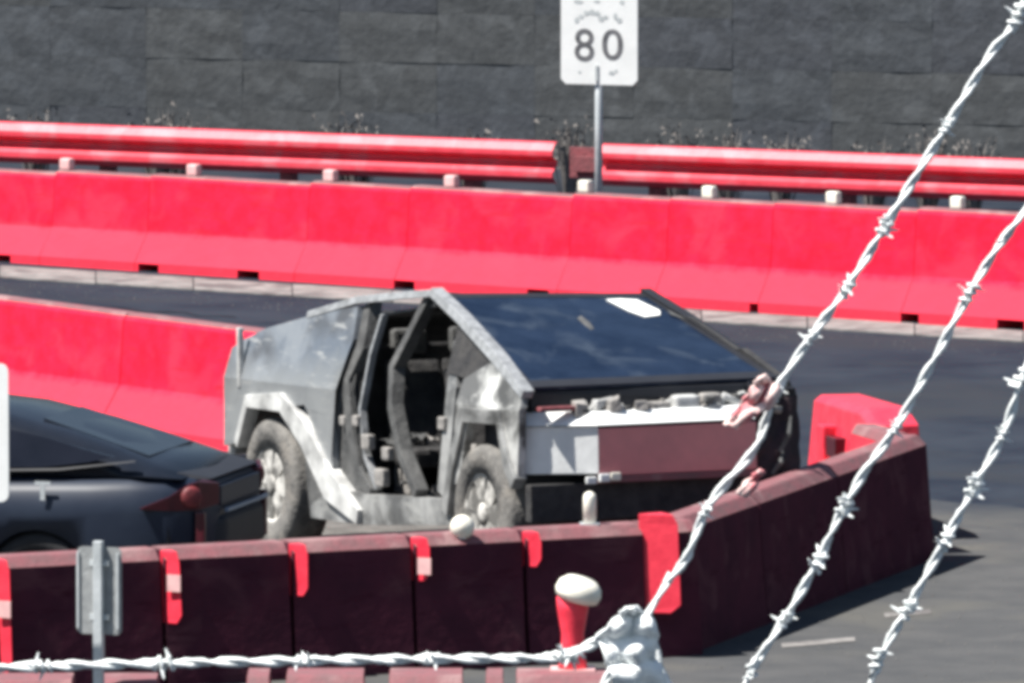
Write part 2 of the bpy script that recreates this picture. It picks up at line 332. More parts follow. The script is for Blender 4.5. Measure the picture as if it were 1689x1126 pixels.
# far run behind everything
f0, f1 = on_ground(0, 432), on_ground(1689, 545)
joints = [-260, 65, 222, 485, 650, 918, 1078, 1250, 1486, 1760]
far_labels = ['far red barrier segment cut off by the left edge below the guardrail',
 'far red barrier segment, second from the left edge, above the bare asphalt strip',
 'far red barrier segment directly above the middle barrier\'s right half',
 'far red barrier segment above the sloping rear rail of the burnt truck',
 'far red barrier segment just left of the speed sign post, behind the truck cab',
 'far red barrier segment at the foot of the speed sign, behind the windshield',
 'short far red barrier segment behind the right top corner of the windshield',
 'far red barrier segment just left of where the upper barbed wire crosses',
 'far red barrier segment between two barbed wires, cut by the right edge']
pegs = [75, 285, 510, 710, 930, 1135, 1340, 1545]
slots_px = [(-8, 18), (228, 262), (392, 428), (650, 684), (870, 905), (1236, 1278), (1478, 1516), (1645, 1690)]
for i in range(len(joints) - 1):
    a, b = line_pt(f0, f1, joints[i], .30), line_pt(f0, f1, joints[i + 1], .30)
    L = (b - a).length; k = L / (joints[i + 1] - joints[i])
    rf = [((p - joints[i]) * k, pinkish if p < 800 else cream) for p in pegs if joints[i] <= p < joints[i + 1]]
    ss = [(max(.02, (p - joints[i]) * k), min(L - .02, (q - joints[i]) * k)) for p, q in slots_px if joints[i] < p + 10 < joints[i + 1]]
    jit = Vector((0, random.uniform(-.008, .008), 0))
    barrier('red_road_barrier', a + jit, b + jit, far_labels[i], 'far run of red concrete barriers', slots=ss, reflect=rf, gap=.007, hs=(.79 + .14 * (joints[i] + 60) / 1689) / .81)
# middle run ending behind the truck's tail
m0, m1 = on_ground(0, 690), on_ground(415, 750)
mj = [-190, 165, 408]
for i, lab in enumerate(['middle red barrier segment behind the dark car\'s roof, cut by the left edge', 'middle red barrier segment ending behind the burnt truck\'s tail']):
    a, b = line_pt(m0, m1, mj[i], .30), line_pt(m0, m1, mj[i + 1], .30)
    barrier('red_road_barrier', a, b, lab, 'middle run of red barriers left of the truck', hs=.86 / .81)
# near run, shade put into its dark colour, with sunlit wedge fittings at the joints
n0, n1 = on_ground(0, 1150), on_ground(1130, 1084)
nj = [-330, -5, 275, 487, 688, 872, 1072]
near_labels = ['near dark maroon barrier segment cut off by the left edge below the dark car',
 'near dark maroon barrier segment behind the grey sign panel, left of the longest red fitting',
 'near dark maroon barrier segment below the truck\'s rear wheel',  # maroon here is red with shade put into its colour
 'near dark maroon barrier segment below the truck\'s door openings',  # maroon here is red with shade put into its colour
 'near dark maroon barrier segment under the round white reflector',
 'near dark maroon barrier segment behind the cream capped red lamp']
ribs = {1: (.88, .13, .24), 2: (.80, .05, .13), 3: (.60, .20, .14), 4: (.46, .33, .13), 5: (.36, .42, .12)}
def wedge_fitting(parent, x, wdt, ztop, zbot, out=.15, tip=.0, mm=None):
    """a wedge standing proud of the barrier's camera side, its broad face turned to the left"""
    y0 = -.095
    V = []
    zs = [(zbot, .72), (zbot + .05, 1.0), (ztop - .05, 1.0), (ztop + .012, .85)]
    for z, k in zs:
        yb = -(.15 if z < .5 else .118) + .03
        V += [(x, yb, z), (x + wdt * k * .85, yb - out * k - .03, z), (x + wdt * k, yb, z)]
    Fc = [(0, 1, 2), (9, 11, 10)]
    for i in range(3):
        for k in range(3): Fc.append((i * 3 + k, i * 3 + (k + 1) % 3, (i + 1) * 3 + (k + 1) % 3, (i + 1) * 3 + k))
    return mesh('joint_fitting', V, Fc, mm or red_glow, parent, bevel=.006)
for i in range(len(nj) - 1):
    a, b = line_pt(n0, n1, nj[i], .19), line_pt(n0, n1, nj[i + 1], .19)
    t = barrier('red_road_barrier', a, b, near_labels[i], 'near run of dark maroon barriers', prof=STEEP, gap=.03, m=shade_red)
    if i >= 1:
        zt = .80
        zlen = {1: .66, 2: .42, 3: .30, 4: .25, 5: .20}[i]
        if i in (1, 2, 3, 4, 5):
            wedge_fitting(t, .005, .085, zt, zt - zlen, out=.09)
            if i in (1, 2, 4):   # pale reflector strip on the fitting
                zc = zt - zlen * (.42 if i != 4 else .62)
                V = [(.018, -.165, zc - .05), (.070, -.238, zc - .05), (.070, -.238, zc + .05), (.018, -.165, zc + .05)]
                V2 = [(x - .006, y - .008, z) for x, y, z in V]
                mesh('fitting_reflector', V + V2, [(0, 1, 2, 3), (4, 5, 6, 7), (0, 1, 5, 4), (1, 2, 6, 5), (2, 3, 7, 6), (3, 0, 4, 7)], pinkish, t)
# the bend: short corner piece with the broad fitting, then three segments turning away
a = line_pt(n0, n1, 1072, .19); b = line_pt(n0, n1, 1128, .19)
t = barrier('maroon_corner_barrier', a, b + Vector((.10, .10, 0)), 'maroon corner piece with a broad bright fitting where the near barrier bends', None, prof=STEEP, gap=.01, m=shade_red)
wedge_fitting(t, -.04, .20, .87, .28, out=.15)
e0, e1 = on_ground(1140, 1080), on_ground(1543, 922)
ed = (e1 - e0).normalized(); en = Vector((-ed.y, ed.x, 0))
EL = (e1 - e0).length
cuts = [0.0, .30, .62, 1.0]
for i, lab in enumerate(['dark maroon barrier segment just right of the broad red corner fitting', 'middle dark maroon barrier segment of the angled run by the truck\'s nose', 'last dark maroon barrier segment, its end casting a pointed shadow on the pavement']):  # maroon here is red with shade put into its colour
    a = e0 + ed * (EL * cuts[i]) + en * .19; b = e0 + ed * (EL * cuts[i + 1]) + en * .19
    barrier('red_road_barrier', a, b, lab, 'angled run of maroon barriers at the truck\'s nose', prof=STEEP, gap=.02, m=shade_red)  # maroon here is red with shade put into its colour
# block standing inside the bend, its lit face towards the sun
q0 = at_depth(1338, 655, 76.9); q1 = at_depth(1434, 690, 75.4)
t = thing('red_block_barrier', 'sunlit red block with a dark slotted recess right of the truck\'s nose', 'barrier', (q0.x, q0.y, 0), math.atan2(q1.y - q0.y, q1.x - q0.x))  # the slotted recess is raised dark boxes standing in for its shade
L = math.hypot(q1.x - q0.x, q1.y - q0.y)
prof = [(-.05, 0), (-.02, .3), (.05, .78), (.09, .83)]
V = []
for x, zt in ((0, .85), (L * .80, .87), (L, .78)):
    V += [(x, -.06, 0), (x, .02, zt - .04), (x, .07, zt), (x, .34, zt), (x, .42, 0)]
Fc = [(0, 1, 2, 3, 4), (10, 14, 13, 12, 11)] + [(i * 5 + k, i * 5 + (k + 1) % 5, (i + 1) * 5 + (k + 1) % 5, (i + 1) * 5 + k) for i in range(2) for k in range(5)]
mesh('block_body', V, Fc, red_glow, t, bevel=.01)
box('slot_ridge', L * .30, L * .42, -.085, .03, .05, .70, red_glow, t, .015)
box('slot_ridge', L * .42, L * .62, -.10, .03, .40, .46, red_glow, t, .015)
box('slot_recess', L * .44, L * .60, -.075, .03, .50, .64, lamp_dark, t, .01)  # raised box, its dark colour stands in for a recess's shade
box('slot_recess', L * .40, L * .72, -.08, .03, .33, .39, lamp_dark, t, .01)
barrier('red_block_barrier', (2.35, 75.25), (2.545, 74.55), 'small sunlit red block joining the slotted block to the end of the angled run', None, prof=[(.14, 0), (.13, .05), (.12, .4), (.10, .75), (.07, .80)], m=red_glow)
# foremost row, only its dusty tops in the picture
r0 = on_ground(250, 1112, .80); r1 = on_ground(1110, 1112, .80)
rows = [(405, 446), (470, 602), (640, 765), (800, 832), (850, 1004), (-10, 120), (160, 260)]
rl = ['small dusty red block low at the bottom edge below the truck\'s rear wheel', 'dusty red block at the bottom edge left of centre', 'dusty red block at the bottom edge below the round white reflector',
      'narrow dusty red block at the bottom edge just left of the cream capped lamp', 'dusty red block at the bottom edge carrying the cream capped lamp', 'dusty red block in the bottom left corner', 'dusty red block at the bottom edge under the grey sign panel\'s post']
for (p, q), lab in zip(rows, rl):
    a, b = on_ground(p, 1120, .80), on_ground(q, 1120, .80)
    if q < 300: a, b = on_ground(p, 1128, .80), on_ground(q, 1128, .80)
    barrier('low_red_block', a + Vector((0, .25, 0)), b + Vector((0, .25, 0)), lab, 'foremost row of dusty red blocks', prof=[(.3, 0), (.3, .1), (.26, .3), (.22, .76), (.18, .80)], cap=True, m=red_old)

# ---------------------------------------------------------------- guardrail behind the far barrier
W = [(0, .82), (.045, .81), (.10, .745), (.10, .70), (.005, .65), (.005, .615), (.10, .55), (.10, .505), (.03, .455), (0, .445)]
R0 = at_depth(0, 200, 104.7); R1 = at_depth(1689, 262, 99.8)
rz = math.atan2(R1.y - R0.y, R1.x - R0.x)
rd = Vector((math.cos(rz), math.sin(rz), 0))
def rail(name, x0, x1, label, m=red_steel):
    a = Vector((0, 0, 0)); 
    P = Vector((R0.x, R0.y, 0)) + rd * x0
    t = thing(name, label, 'guardrail', P, rz, 'red steel guardrail behind the far barrier')
    L = x1 - x0; n = len(W); V = []
    for x in (0, L):
        V += [(x, -o, z) for o, z in W] + [(x, -o + .012, z) for o, z in reversed(W)]
    k2 = 2 * n
    Fc = [tuple(range(k2)), tuple(range(k2, 2 * k2))] + [(k, (k + 1) % k2, k2 + (k + 1) % k2, k2 + k) for k in range(k2)]
    mesh('rail_beam', V, Fc, m, t)
    k = .5
    while k < L:
        box('post', k - .06, k + .06, .02, .16, 0, .76, red_old, t, .01)
        box('blockout', k - .05, k + .05, .0, .02, .5, .74, red_old, t)
        k += 1.9
    return t
sL = (R1 - R0).length / 1689
rail('steel_guardrail', -3.2, 925 * sL * 1.015, 'red steel guardrail left of the speed sign, behind the far barrier')
tr = rail('steel_guardrail', 1000 * sL * 1.015, 12.0, 'red steel guardrail right of the speed sign, behind the far barrier')
# the dusty lap piece between the two
box('splice_plate', -.36, .02, .03, .05, .50, .78, red_old, tr, .006)
box('splice_plate', -.30, -.03, -.01, .02, .56, .70, red_old, tr, .006)

# ---------------------------------------------------------------- retaining wall of dark blocks
wy = 110.0
w0 = Vector((-16, wy + 5.5, 0)); wrz = -math.atan(.31)
wall = thing('retaining_wall', 'dark grey retaining wall of rough square blocks behind the guardrail', 'wall', w0, wrz)
box('wall_core', -.5, 36, .06, .5, 0, 4.6, mortar, wall)
variants = []
for v in range(6):
    bm = bmesh.new(); bmesh.ops.create_cube(bm, size=1)
    bmesh.ops.subdivide_edges(bm, edges=list(bm.edges), cuts=2, use_grid_fill=True)
    rr = random.Random(v)
    for vv in bm.verts:
        vv.co.x *= .9985; vv.co.z *= .4885; vv.co.y *= .16
        if vv.co.y < -.05: vv.co.y += rr.uniform(-.005, .005)
        if abs(vv.co.x) > .4 or abs(vv.co.z) > .2:
            if vv.co.y < 0: vv.co.y += .004
    me = bpy.data.meshes.new('block'); bm.to_mesh(me); bm.free(); me.materials.append(blocks[v % 4]); variants.append(me)
for r in range(9):
    for c in range(35):
        if not (r in (0, 1, 2, 3, 4) or True): continue
        o = bpy.data.objects.new('block', random.choice(variants)); COL.objects.link(o); o.parent = wall
        o.location = (c * 1.0 + .5, .02, r * .49 + .245)
# rubble at the foot of the rail, and dry weeds against the wall
V, Fc = [], []
for _ in range(420):
    x = random.uniform(-7, 7); y = 99.3 - x * .65 + random.uniform(-1.6, 1.9); s = random.uniform(.02, .075)
    base = len(V)
    for dx in (-1, 1):
        for dy in (-1, 1):
            for dz in (0, 1): V.append((x + dx * s * random.uniform(.6, 1.1), y + dy * s * random.uniform(.6, 1.1), dz * s * random.uniform(.8, 1.6)))
    Fc += [tuple(i + base for i in q) for q in boxv(0, 1, 0, 1, 0, 1)[1]]
tag(mesh('rubble', V, Fc, rubble_m), 'loose reddish rubble between the far barrier and the guardrail', 'rubble', kind='stuff')
weed_spots = [(60, .95), (262, 1.02), (300, .9), (560, 1.0), (590, .95), (780, .86), (940, 1.0), (1120, .93), (1200, .95), (1290, .88), (1440, .86), (1530, .95), (1600, .88)]
wl = ['dry weed tuft above the guardrail near the left edge', 'tallest pale dry weed tuft above the left guardrail', 'dry weed tuft just right of the tallest pale one', 'dry weed tuft behind the guardrail above the truck\'s tail',
      'dry weed tuft slightly right of the one above the truck\'s tail', 'low dry weed tuft between the truck roof and the speed sign', 'dry weed tuft beside the speed sign post', 'dry weed tuft right of the speed sign',
      'dry weed tuft above the windshield\'s right corner', 'low dry weed tuft between the speed sign and the upper barbed wire', 'low dry weed tuft left of the upper barbed wire', 'dry weed tuft where the upper barbed wire crosses the guardrail', 'low dry weed tuft near the right edge behind the guardrail']
for (px, hh), lab in zip(weed_spots, wl):
    base = at_depth(px, 215, 107.6 - (px / 1689) * 3.2)
    V, Fc = [], []
    for _ in range(70):
        a = random.uniform(0, 2 * PI); r = random.uniform(0, .10); lean = random.uniform(.02, .26)
        p0 = Vector((r * math.cos(a), r * math.sin(a) * .6, 0)); h = hh * .80 * random.uniform(.45, 1.0)
        tip = p0 + Vector((lean * math.cos(a), lean * math.sin(a) * .6, h)); mid = p0.lerp(tip, .5) + Vector((0, 0, h * .12))
        s = Vector((-math.sin(a), math.cos(a), 0)) * random.uniform(.006, .016)
        b = len(V); V += [p0 - s, p0 + s, mid - s, mid + s, tip]; Fc += [(b, b + 1, b + 3, b + 2), (b + 2, b + 3, b + 4)]
        for _l in range(2):
            q = mid.lerp(tip, random.uniform(.2, 1)); e = Vector((random.uniform(-1, 1), random.uniform(-1, 1), random.uniform(-.3, 1))) * .04
            b = len(V); V += [q, q + e + Vector((0, 0, .02)), q + e - Vector((0.02, 0, .01))]; Fc.append((b, b + 1, b + 2))
    tag(mesh('dry_weed', V, Fc, weed_m, None, loc=(base.x, base.y, 0)), lab, 'weed', 'dry weeds behind the guardrail')

# ---------------------------------------------------------------- speed sign
sp = at_depth(985, 300, 98.6)
sg = thing('speed_sign', 'white rectangular speed sign showing 80 on a thin pale post', 'sign', (sp.x, sp.y, 0), math.radians(-22))
mesh('post', *tube([(0, .035, 0), (0, .035, 2.25)], .034, 10), galv, sg, smooth=True)
def zof(py, y): return at_depth(985, py, y).z
zb = zof(139, 98.6); wv = .715 / 2; zt = zb + .85; ch = .045
xo = .022
oct_ = [(-wv + ch, zb), (wv - ch, zb), (wv, zb + ch), (wv, zt - ch), (wv - ch, zt), (-wv + ch, zt), (-wv, zt - ch), (-wv, zb + ch)]
V = [(x + xo, -.012, z) for x, z in oct_] + [(x + xo, 0.0, z) for x, z in oct_]
pl = mesh('sign_plate', V, [tuple(range(8)), tuple(range(8, 16))] + [(k, (k + 1) % 8, 8 + (k + 1) % 8, 8 + k) for k in range(8)], white_paint, sg)
for x, z in ((.002, zb + .10), ):
    mesh('bolt', *lathe([(0.001, -.022), (.012, -.02), (.012, -.012)], 8, 'y', (x, 0, z)), galv, sg)
box('post_bracket', -.012, .016, -.024, -.012, zb + .03, zb + .17, ink2, sg, .002)
def digit(ch_, px, wpx, py0, py1):
    fc = bpy.data.curves.new('numeral_curve', 'FONT'); fc.body = ch_; fc.size = 1; fc.extrude = .002; fc.offset = .006
    tmp = bpy.data.objects.new('tmp', fc); COL.objects.link(tmp)
    bpy.context.view_layer.update()
    me = bpy.data.meshes.new_from_object(tmp.evaluated_get(bpy.context.evaluated_depsgraph_get())); me.name = 'numeral'
    bpy.data.objects.remove(tmp)
    xs = [v.co.x for v in me.vertices]; ys = [v.co.y for v in me.vertices]
    k = 98.6 / FPX
    cx = (px - 985) * k; H_ = (py1 - py0) * k; W_ = wpx * k; z0 = zof(py1, 98.6)
    for v in me.vertices:
        v.co = Vector((cx + ((v.co.x - min(xs)) / (max(xs) - min(xs)) - .5) * W_, -.014 - v.co.z * .5, z0 + (v.co.y - min(ys)) / (max(ys) - min(ys)) * H_))
    me.materials.clear(); me.materials.append(ink)
    link('numeral', me, sg)
digit('8', 963, 35, 47, 101); digit('0', 1013, 37, 47, 98)
# worn remains of the smaller line above and of the bolt marks
rr = random.Random(4)
V, Fc = [], []
def smear(px, py, wp, hp):
    k = 98.6 / FPX; b = len(V); n = 10
    for i in range(n):
        a = 2 * PI * i / n; q = rr.uniform(.7, 1.15)
        V.append(((px - 985 + math.cos(a) * wp * .5 * q) * k, -.0145, zof(py, 98.6) + math.sin(a) * hp * .5 * q * k))
    Fc.append(tuple(range(b, b + n)))
for q in [(950, 33, 10, 11), (958, 27, 10, 8), (967, 22, 12, 8), (977, 20, 12, 9), (986, 22, 11, 10), (993, 31, 13, 10), (1001, 28, 9, 7), (1018, 25, 7, 12), (1026, 33, 12, 9), (952, 3, 22, 7), (985, 2, 16, 5), (1030, 2, 10, 8), (955, 119, 6, 5), (1012, 119, 13, 7), (1019, 116, 6, 5)]: smear(*q)
mesh('worn_print', V, Fc, ink2, sg)

# ---------------------------------------------------------------- burnt angular pickup
TH, TP = math.radians(25), math.radians(2)
Pc = on_ground(444, 904); lvec = Vector((-math.cos(TH), -math.sin(TH), 0))
O = Pc - lvec * .88
X = Vector((math.sin(TH) * math.cos(TP), -math.cos(TH) * math.cos(TP), math.sin(TP)))
Zv = X.cross(lvec) * -1; 
Yv = Zv.cross(X)                      # local +y points to the far side of the truck
M = Matrix((X, Yv, Zv)).transposed().to_4x4(); M.translation = O
truck = thing('burnt_pickup_truck', 'burnt out angular steel pickup with missing doors and dark blue windshield', 'pickup truck')
truck.matrix_world = M
def yside(z): return .975 if z <= 1.12 else .975 - (z - 1.12) * (.975 - .77) / (1.80 - 1.12)
def panel(name, pts, m, side=-1, thick=.05, push=0.0, parent=truck, ys=yside, dent=0.0):
    """outline in the truck's side plane, folded along the shoulder crease and given real thickness"""
    bm = bmesh.new(); vs = [bm.verts.new((x, 0, z)) for x, z in pts]; bm.faces.new(vs)
    bmesh.ops.triangulate(bm, faces=list(bm.faces))
    for zc in (.45, .7, .95, 1.12, 1.35):
        bmesh.ops.bisect_plane(bm, geom=list(bm.verts) + list(bm.edges) + list(bm.faces), plane_co=(0, 0, zc), plane_no=(0, 0, 1))
    for xc in (0, .5, 1, 1.5, 4.2, 4.6):
        bmesh.ops.bisect_plane(bm, geom=list(bm.verts) + list(bm.edges) + list(bm.faces), plane_co=(xc, 0, 0), plane_no=(1, 0, 0))
    rr = random.Random(len(pts))
    for v in bm.verts: v.co.y = side * (ys(v.co.z) + push) + (rr.uniform(-dent, dent) if dent else 0)
    r = bmesh.ops.extrude_face_region(bm, geom=list(bm.faces))
    for e in r['geom']:
        if isinstance(e, bmesh.types.BMVert): e.co.y -= side * thick
    bmesh.ops.recalc_face_normals(bm, faces=bm.faces)
    me = bpy.data.meshes.new(name); bm.to_mesh(me); bm.free(); me.materials.append(m)
    return link(name, me, parent)
def strip(name, pts, wd, m, side=-1, thick=.06, push=0.0, parent=truck, drop=0.0):
    """a folded-steel bar following points (x, z) in the side plane"""
    pts = [(x, z - drop) for x, z in pts]; L, R = [], []
    for i, (x, z) in enumerate(pts):
        a = pts[max(i - 1, 0)]; b = pts[min(i + 1, len(pts) - 1)]
        dx, dz = b[0] - a[0], b[1] - a[1]; l = math.hypot(dx, dz) or 1
        ww = wd[i] if isinstance(wd, (list, tuple)) else wd
        L.append((x - dz / l * ww / 2, z + dx / l * ww / 2)); R.append((x + dz / l * ww / 2, z - dx / l * ww / 2))
    V, Fc = [], []
    for (lx, lz), (rx, rz_) in zip(L, R):
        for (x, z) in ((lx, lz), (rx, rz_)):
            y = side * (yside(z) + push); V += [(x, y, z), (x, y - side * thick, z)]
    for i in range(len(pts) - 1):
        b = i * 4; c = b + 4
        Fc += [(b, b + 2, c + 2, c), (b + 1, c + 1, c + 3, b + 3), (b, c, c + 1, b + 1), (b + 2, b + 3, c + 3, c + 2)]
    e = len(pts) * 4 - 4
    Fc += [(0, 1, 3, 2), (e, e + 2, e + 3, e + 1)]
    return mesh(name, V, Fc, m, parent, bevel=.006)
quarter = [(-.60, .66), (-.57, 1.31), (-.40, 1.37), (-.02, 1.46), (.75, 1.57), (1.42, 1.645), (1.60, 1.66), (1.66, 1.45), (1.40, 1.18), (1.50, .62), (1.46, .58), (.98, 1.0), (.55, .96), (.12, .94), (-.10, .92), (-.28, .70)]
fend = [(3.72, .60), (3.78, 1.0), (3.82, 1.28), (4.33, 1.43), (4.90, 1.25), (4.93, 1.14), (4.88, .69), (4.76, .62), (4.66, .75), (4.58, 1.02), (4.00, 1.02), (3.84, .62)]
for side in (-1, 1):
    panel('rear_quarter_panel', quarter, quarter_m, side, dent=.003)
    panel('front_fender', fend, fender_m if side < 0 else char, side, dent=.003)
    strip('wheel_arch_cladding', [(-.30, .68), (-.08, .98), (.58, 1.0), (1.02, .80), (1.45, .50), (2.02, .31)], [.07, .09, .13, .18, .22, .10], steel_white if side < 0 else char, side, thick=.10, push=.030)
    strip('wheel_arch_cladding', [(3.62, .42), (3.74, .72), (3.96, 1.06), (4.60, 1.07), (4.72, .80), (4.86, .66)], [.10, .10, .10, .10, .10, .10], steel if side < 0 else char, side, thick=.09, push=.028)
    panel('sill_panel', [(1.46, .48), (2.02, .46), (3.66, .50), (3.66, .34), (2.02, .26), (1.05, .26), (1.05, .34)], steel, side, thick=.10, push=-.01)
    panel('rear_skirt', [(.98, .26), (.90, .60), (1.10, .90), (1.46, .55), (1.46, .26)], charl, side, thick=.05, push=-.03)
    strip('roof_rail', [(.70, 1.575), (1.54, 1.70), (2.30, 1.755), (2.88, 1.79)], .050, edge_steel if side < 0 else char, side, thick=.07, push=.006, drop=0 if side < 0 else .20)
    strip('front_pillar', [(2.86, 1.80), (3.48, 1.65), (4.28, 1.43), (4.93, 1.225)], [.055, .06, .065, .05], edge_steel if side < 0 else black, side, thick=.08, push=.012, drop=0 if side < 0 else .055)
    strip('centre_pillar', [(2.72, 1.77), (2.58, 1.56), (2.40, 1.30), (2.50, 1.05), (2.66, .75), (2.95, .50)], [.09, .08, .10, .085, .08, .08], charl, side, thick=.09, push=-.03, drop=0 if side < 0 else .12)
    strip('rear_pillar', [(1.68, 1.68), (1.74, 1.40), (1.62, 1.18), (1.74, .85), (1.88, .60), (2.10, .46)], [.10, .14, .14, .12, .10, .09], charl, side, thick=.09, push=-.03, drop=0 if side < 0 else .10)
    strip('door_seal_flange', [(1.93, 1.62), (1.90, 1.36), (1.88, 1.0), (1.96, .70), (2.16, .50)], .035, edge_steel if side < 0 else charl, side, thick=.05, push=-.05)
    panel('door_jamb_panel', [(1.42, 1.19), (1.66, 1.44), (1.70, 1.15), (1.80, .75), (2.04, .45), (1.48, .50), (1.52, .62)], charl, side, thick=.05, push=-.055)
    strip('hinge_pillar', [(3.42, 1.52), (3.55, 1.20), (3.52, .90), (3.40, .52)], [.10, .16, .16, .14], steel if side < 0 else charl, side, thick=.08, push=-.04)
    panel('quarter_window_frame', [(3.42, 1.30), (3.42, 1.62), (3.62, 1.60), (4.28, 1.42), (3.84, 1.28)], char, side, thick=.03, push=-.03)
# far-side doors are still on
for x0, x1 in ((1.95, 2.45), (2.75, 3.45)):
    panel('far_door', [(x0, .48), (x0, 1.30), (x1, 1.32), (x1, .52)], char, 1, thick=.04, push=-.02)
# floor, bulkheads, dash, bed
box('cabin_floor', 1.0, 4.0, -.84, .84, .34, .44, char, truck)
box('rear_bulkhead', 1.40, 1.48, -.82, .82, .42, 1.40, char, truck, .02)
box('firewall', 3.95, 4.05, -.84, .84, .44, 1.30, char, truck, .02)
mesh('dashboard', [(3.55, -.8, 1.02), (3.55, .8, 1.02), (3.95, .8, 1.05), (3.95, -.8, 1.05), (3.62, -.8, 1.25), (3.62, .8, 1.25), (4.05, .8, 1.34), (4.05, -.8, 1.34)],
     [(0, 1, 2, 3), (4, 5, 6, 7), (0, 1, 5, 4), (1, 2, 6, 5), (2, 3, 7, 6), (3, 0, 4, 7)], char, truck, bevel=.03)
mesh('steering_wheel', *lathe([(.165, -.01), (.185, -.01), (.185, .012), (.165, .012)], 20, 'x', (3.42, .40, 1.16), True), char, truck)
box('bed_floor', -.50, 1.42, -.84, .84, .98, 1.03, char, truck)
V = []; nsl = 11
for i in range(nsl):          # slatted bed cover on its sloping rails
    x0 = -.50 + i * 1.98 / nsl; x1 = x0 + 1.98 / nsl - .02
    z = lambda x: 1.315 + (x + .5) * .155
    mesh('cover_slat', [(x0, -.80, z(x0)), (x0, .80, z(x0)), (x1, .80, z(x1)), (x1, -.80, z(x1)), (x0, -.80, z(x0) - .03), (x0, .80, z(x0) - .03), (x1, .80, z(x1) - .03), (x1, -.80, z(x1) - .03)],
         [(0, 1, 2, 3), (4, 5, 6, 7), (0, 1, 5, 4), (1, 2, 6, 5), (2, 3, 7, 6), (3, 0, 4, 7)], charl, truck)
box('tailgate', -.60, -.54, -.90, .90, .72, 1.30, steel_white, truck, .012)
box('rear_bumper', -.66, -.52, -.93, .93, .60, .74, steel_white, truck, .02)
box('tail_post', -.30, -.25, -.985, -.945, 1.06, 1.46, steel_white, truck, .01)
# cab roof frame and rear window bar
for x, z in ((1.62, 1.62), (2.62, 1.68), (2.88, 1.735)):
    mesh('roof_crossbar', *boxv(x - .03, x + .03, -.76, .76, z - .035, z), charl, truck, bevel=.008)
mesh('headliner_remains', [(1.64, -.74, 1.60), (2.8, -.74, 1.71), (2.8, .74, 1.71), (1.64, .74, 1.60), (1.64, -.74, 1.585), (2.8, -.74, 1.695), (2.8, .74, 1.695), (1.64, .74, 1.585)],
     [(0, 1, 2, 3), (4, 5, 6, 7), (0, 1, 5, 4), (1, 2, 6, 5), (2, 3, 7, 6), (3, 0, 4, 7)], charl, truck)
# charred seats
def seat(x, y, wd=.46):
    st = mesh('seat', *join(boxv(x, x + .46, y - wd / 2, y + wd / 2, .62, .74)), char, truck, bevel=.03)
    bk = mesh('seat_back', [(x - .02, y - wd / 2, .70), (x + .12, y - wd / 2, .70), (x - .16, y - wd / 2 + .03, 1.30), (x - .26, y - wd / 2 + .03, 1.28),
                            (x - .02, y + wd / 2, .70), (x + .12, y + wd / 2, .70), (x - .16, y + wd / 2 - .03, 1.30), (x - .26, y + wd / 2 - .03, 1.28)],
              [(0, 1, 2, 3), (4, 5, 6, 7), (0, 1, 5, 4), (1, 2, 6, 5), (2, 3, 7, 6), (3, 0, 4, 7)], char, st, bevel=.03)
    mesh('headrest', *boxv(x - .27, x - .17, y - .12, y + .12, 1.33, 1.50), charl, st, bevel=.03)
    box('seat_rail', x + .02, x + .44, y - wd / 2 + .02, y - wd / 2 + .06, .44, .62, ashm, st, .008)
seat(2.85, -.40); seat(2.85, .40); seat(1.72, -.42); seat(1.72, .0); seat(1.72, .42)
rr = random.Random(11)
for i in range(16):          # ash lumps and twisted scraps in the cabin
    x, y, z = rr.uniform(1.9, 3.5), rr.uniform(-.82, -.55), rr.choice([.46, .5, .78, .8])
    s = rr.uniform(.04, .09)
    V = [(x + rr.uniform(-s, s), y + rr.uniform(-s, s) * .6, z + rr.uniform(-.02, s)) for _ in range(8)]
    mesh('ash_scrap', V, boxv(0, 1, 0, 1, 0, 1)[1], rr.choice([ashm, charl, ashm]), truck)
for x, z, s in ((1.86, .93, .05), (2.05, .80, .07), (2.42, .74, .06), (2.30, .58, .08), (1.62, .92, .045), (3.46, .98, .06)):
    mesh('hinge_bracket', *boxv(x - s, x + s, -.955, -.90, z - s * .7, z + s * .7), ashm, truck, bevel=.012)
# windshield: one big sloping pane with a black border
TL, BL = Vector((2.88, -.765, 1.785)), Vector((4.86, -.905, 1.262))
TR, BR = Vector((2.90, .80, 1.735)), Vector((4.86, .925, 1.262))
nrm = (BL - TL).cross(TR - TL).normalized()
if nrm.z < 0: nrm = -nrm
def slab(name, qs, m, parent, off, th, bevel=0):
    top = [q + nrm * off for q in qs]; bot = [q + nrm * (off - th) for q in qs]; n = len(qs)
    return mesh(name, top + bot, [tuple(range(n)), tuple(range(n, 2 * n))] + [(k, (k + 1) % n, n + (k + 1) % n, n + k) for k in range(n)], m, parent, bevel=bevel)
def ws(u, v):                # u across from near side, v down the slope
    return TL.lerp(TR, u).lerp(BL.lerp(BR, u), v)
pane = slab('windshield', [ws(0, 0), ws(1, 0), ws(1, 1), ws(0, 1)], glass_m, truck, .0, .02)
bw = .045
slab('windshield_border', [ws(0, 0), ws(bw, 0), ws(bw, 1), ws(0, 1)], black, pane, .004, .003)
slab('windshield_border', [ws(1 - bw * 1.4, 0), ws(1, 0), ws(1, 1), ws(1 - bw * 1.4, 1)], black, pane, .004, .003)
slab('windshield_border', [ws(bw, 0), ws(1 - bw * 1.4, 0), ws(1 - bw * 1.4, .05), ws(bw, .05)], black, pane, .004, .003)
slab('windshield_border', [ws(bw, .93), ws(1 - bw * 1.4, .93), ws(1 - bw * 1.4, 1), ws(bw, 1)], black, pane, .004, .003)
slab('torn_notice', [ws(.735, .085), ws(.80, .078), ws(.87, .09), ws(.90, .22), ws(.875, .27), ws(.80, .29), ws(.765, .22)], paper, pane, .009, .004)
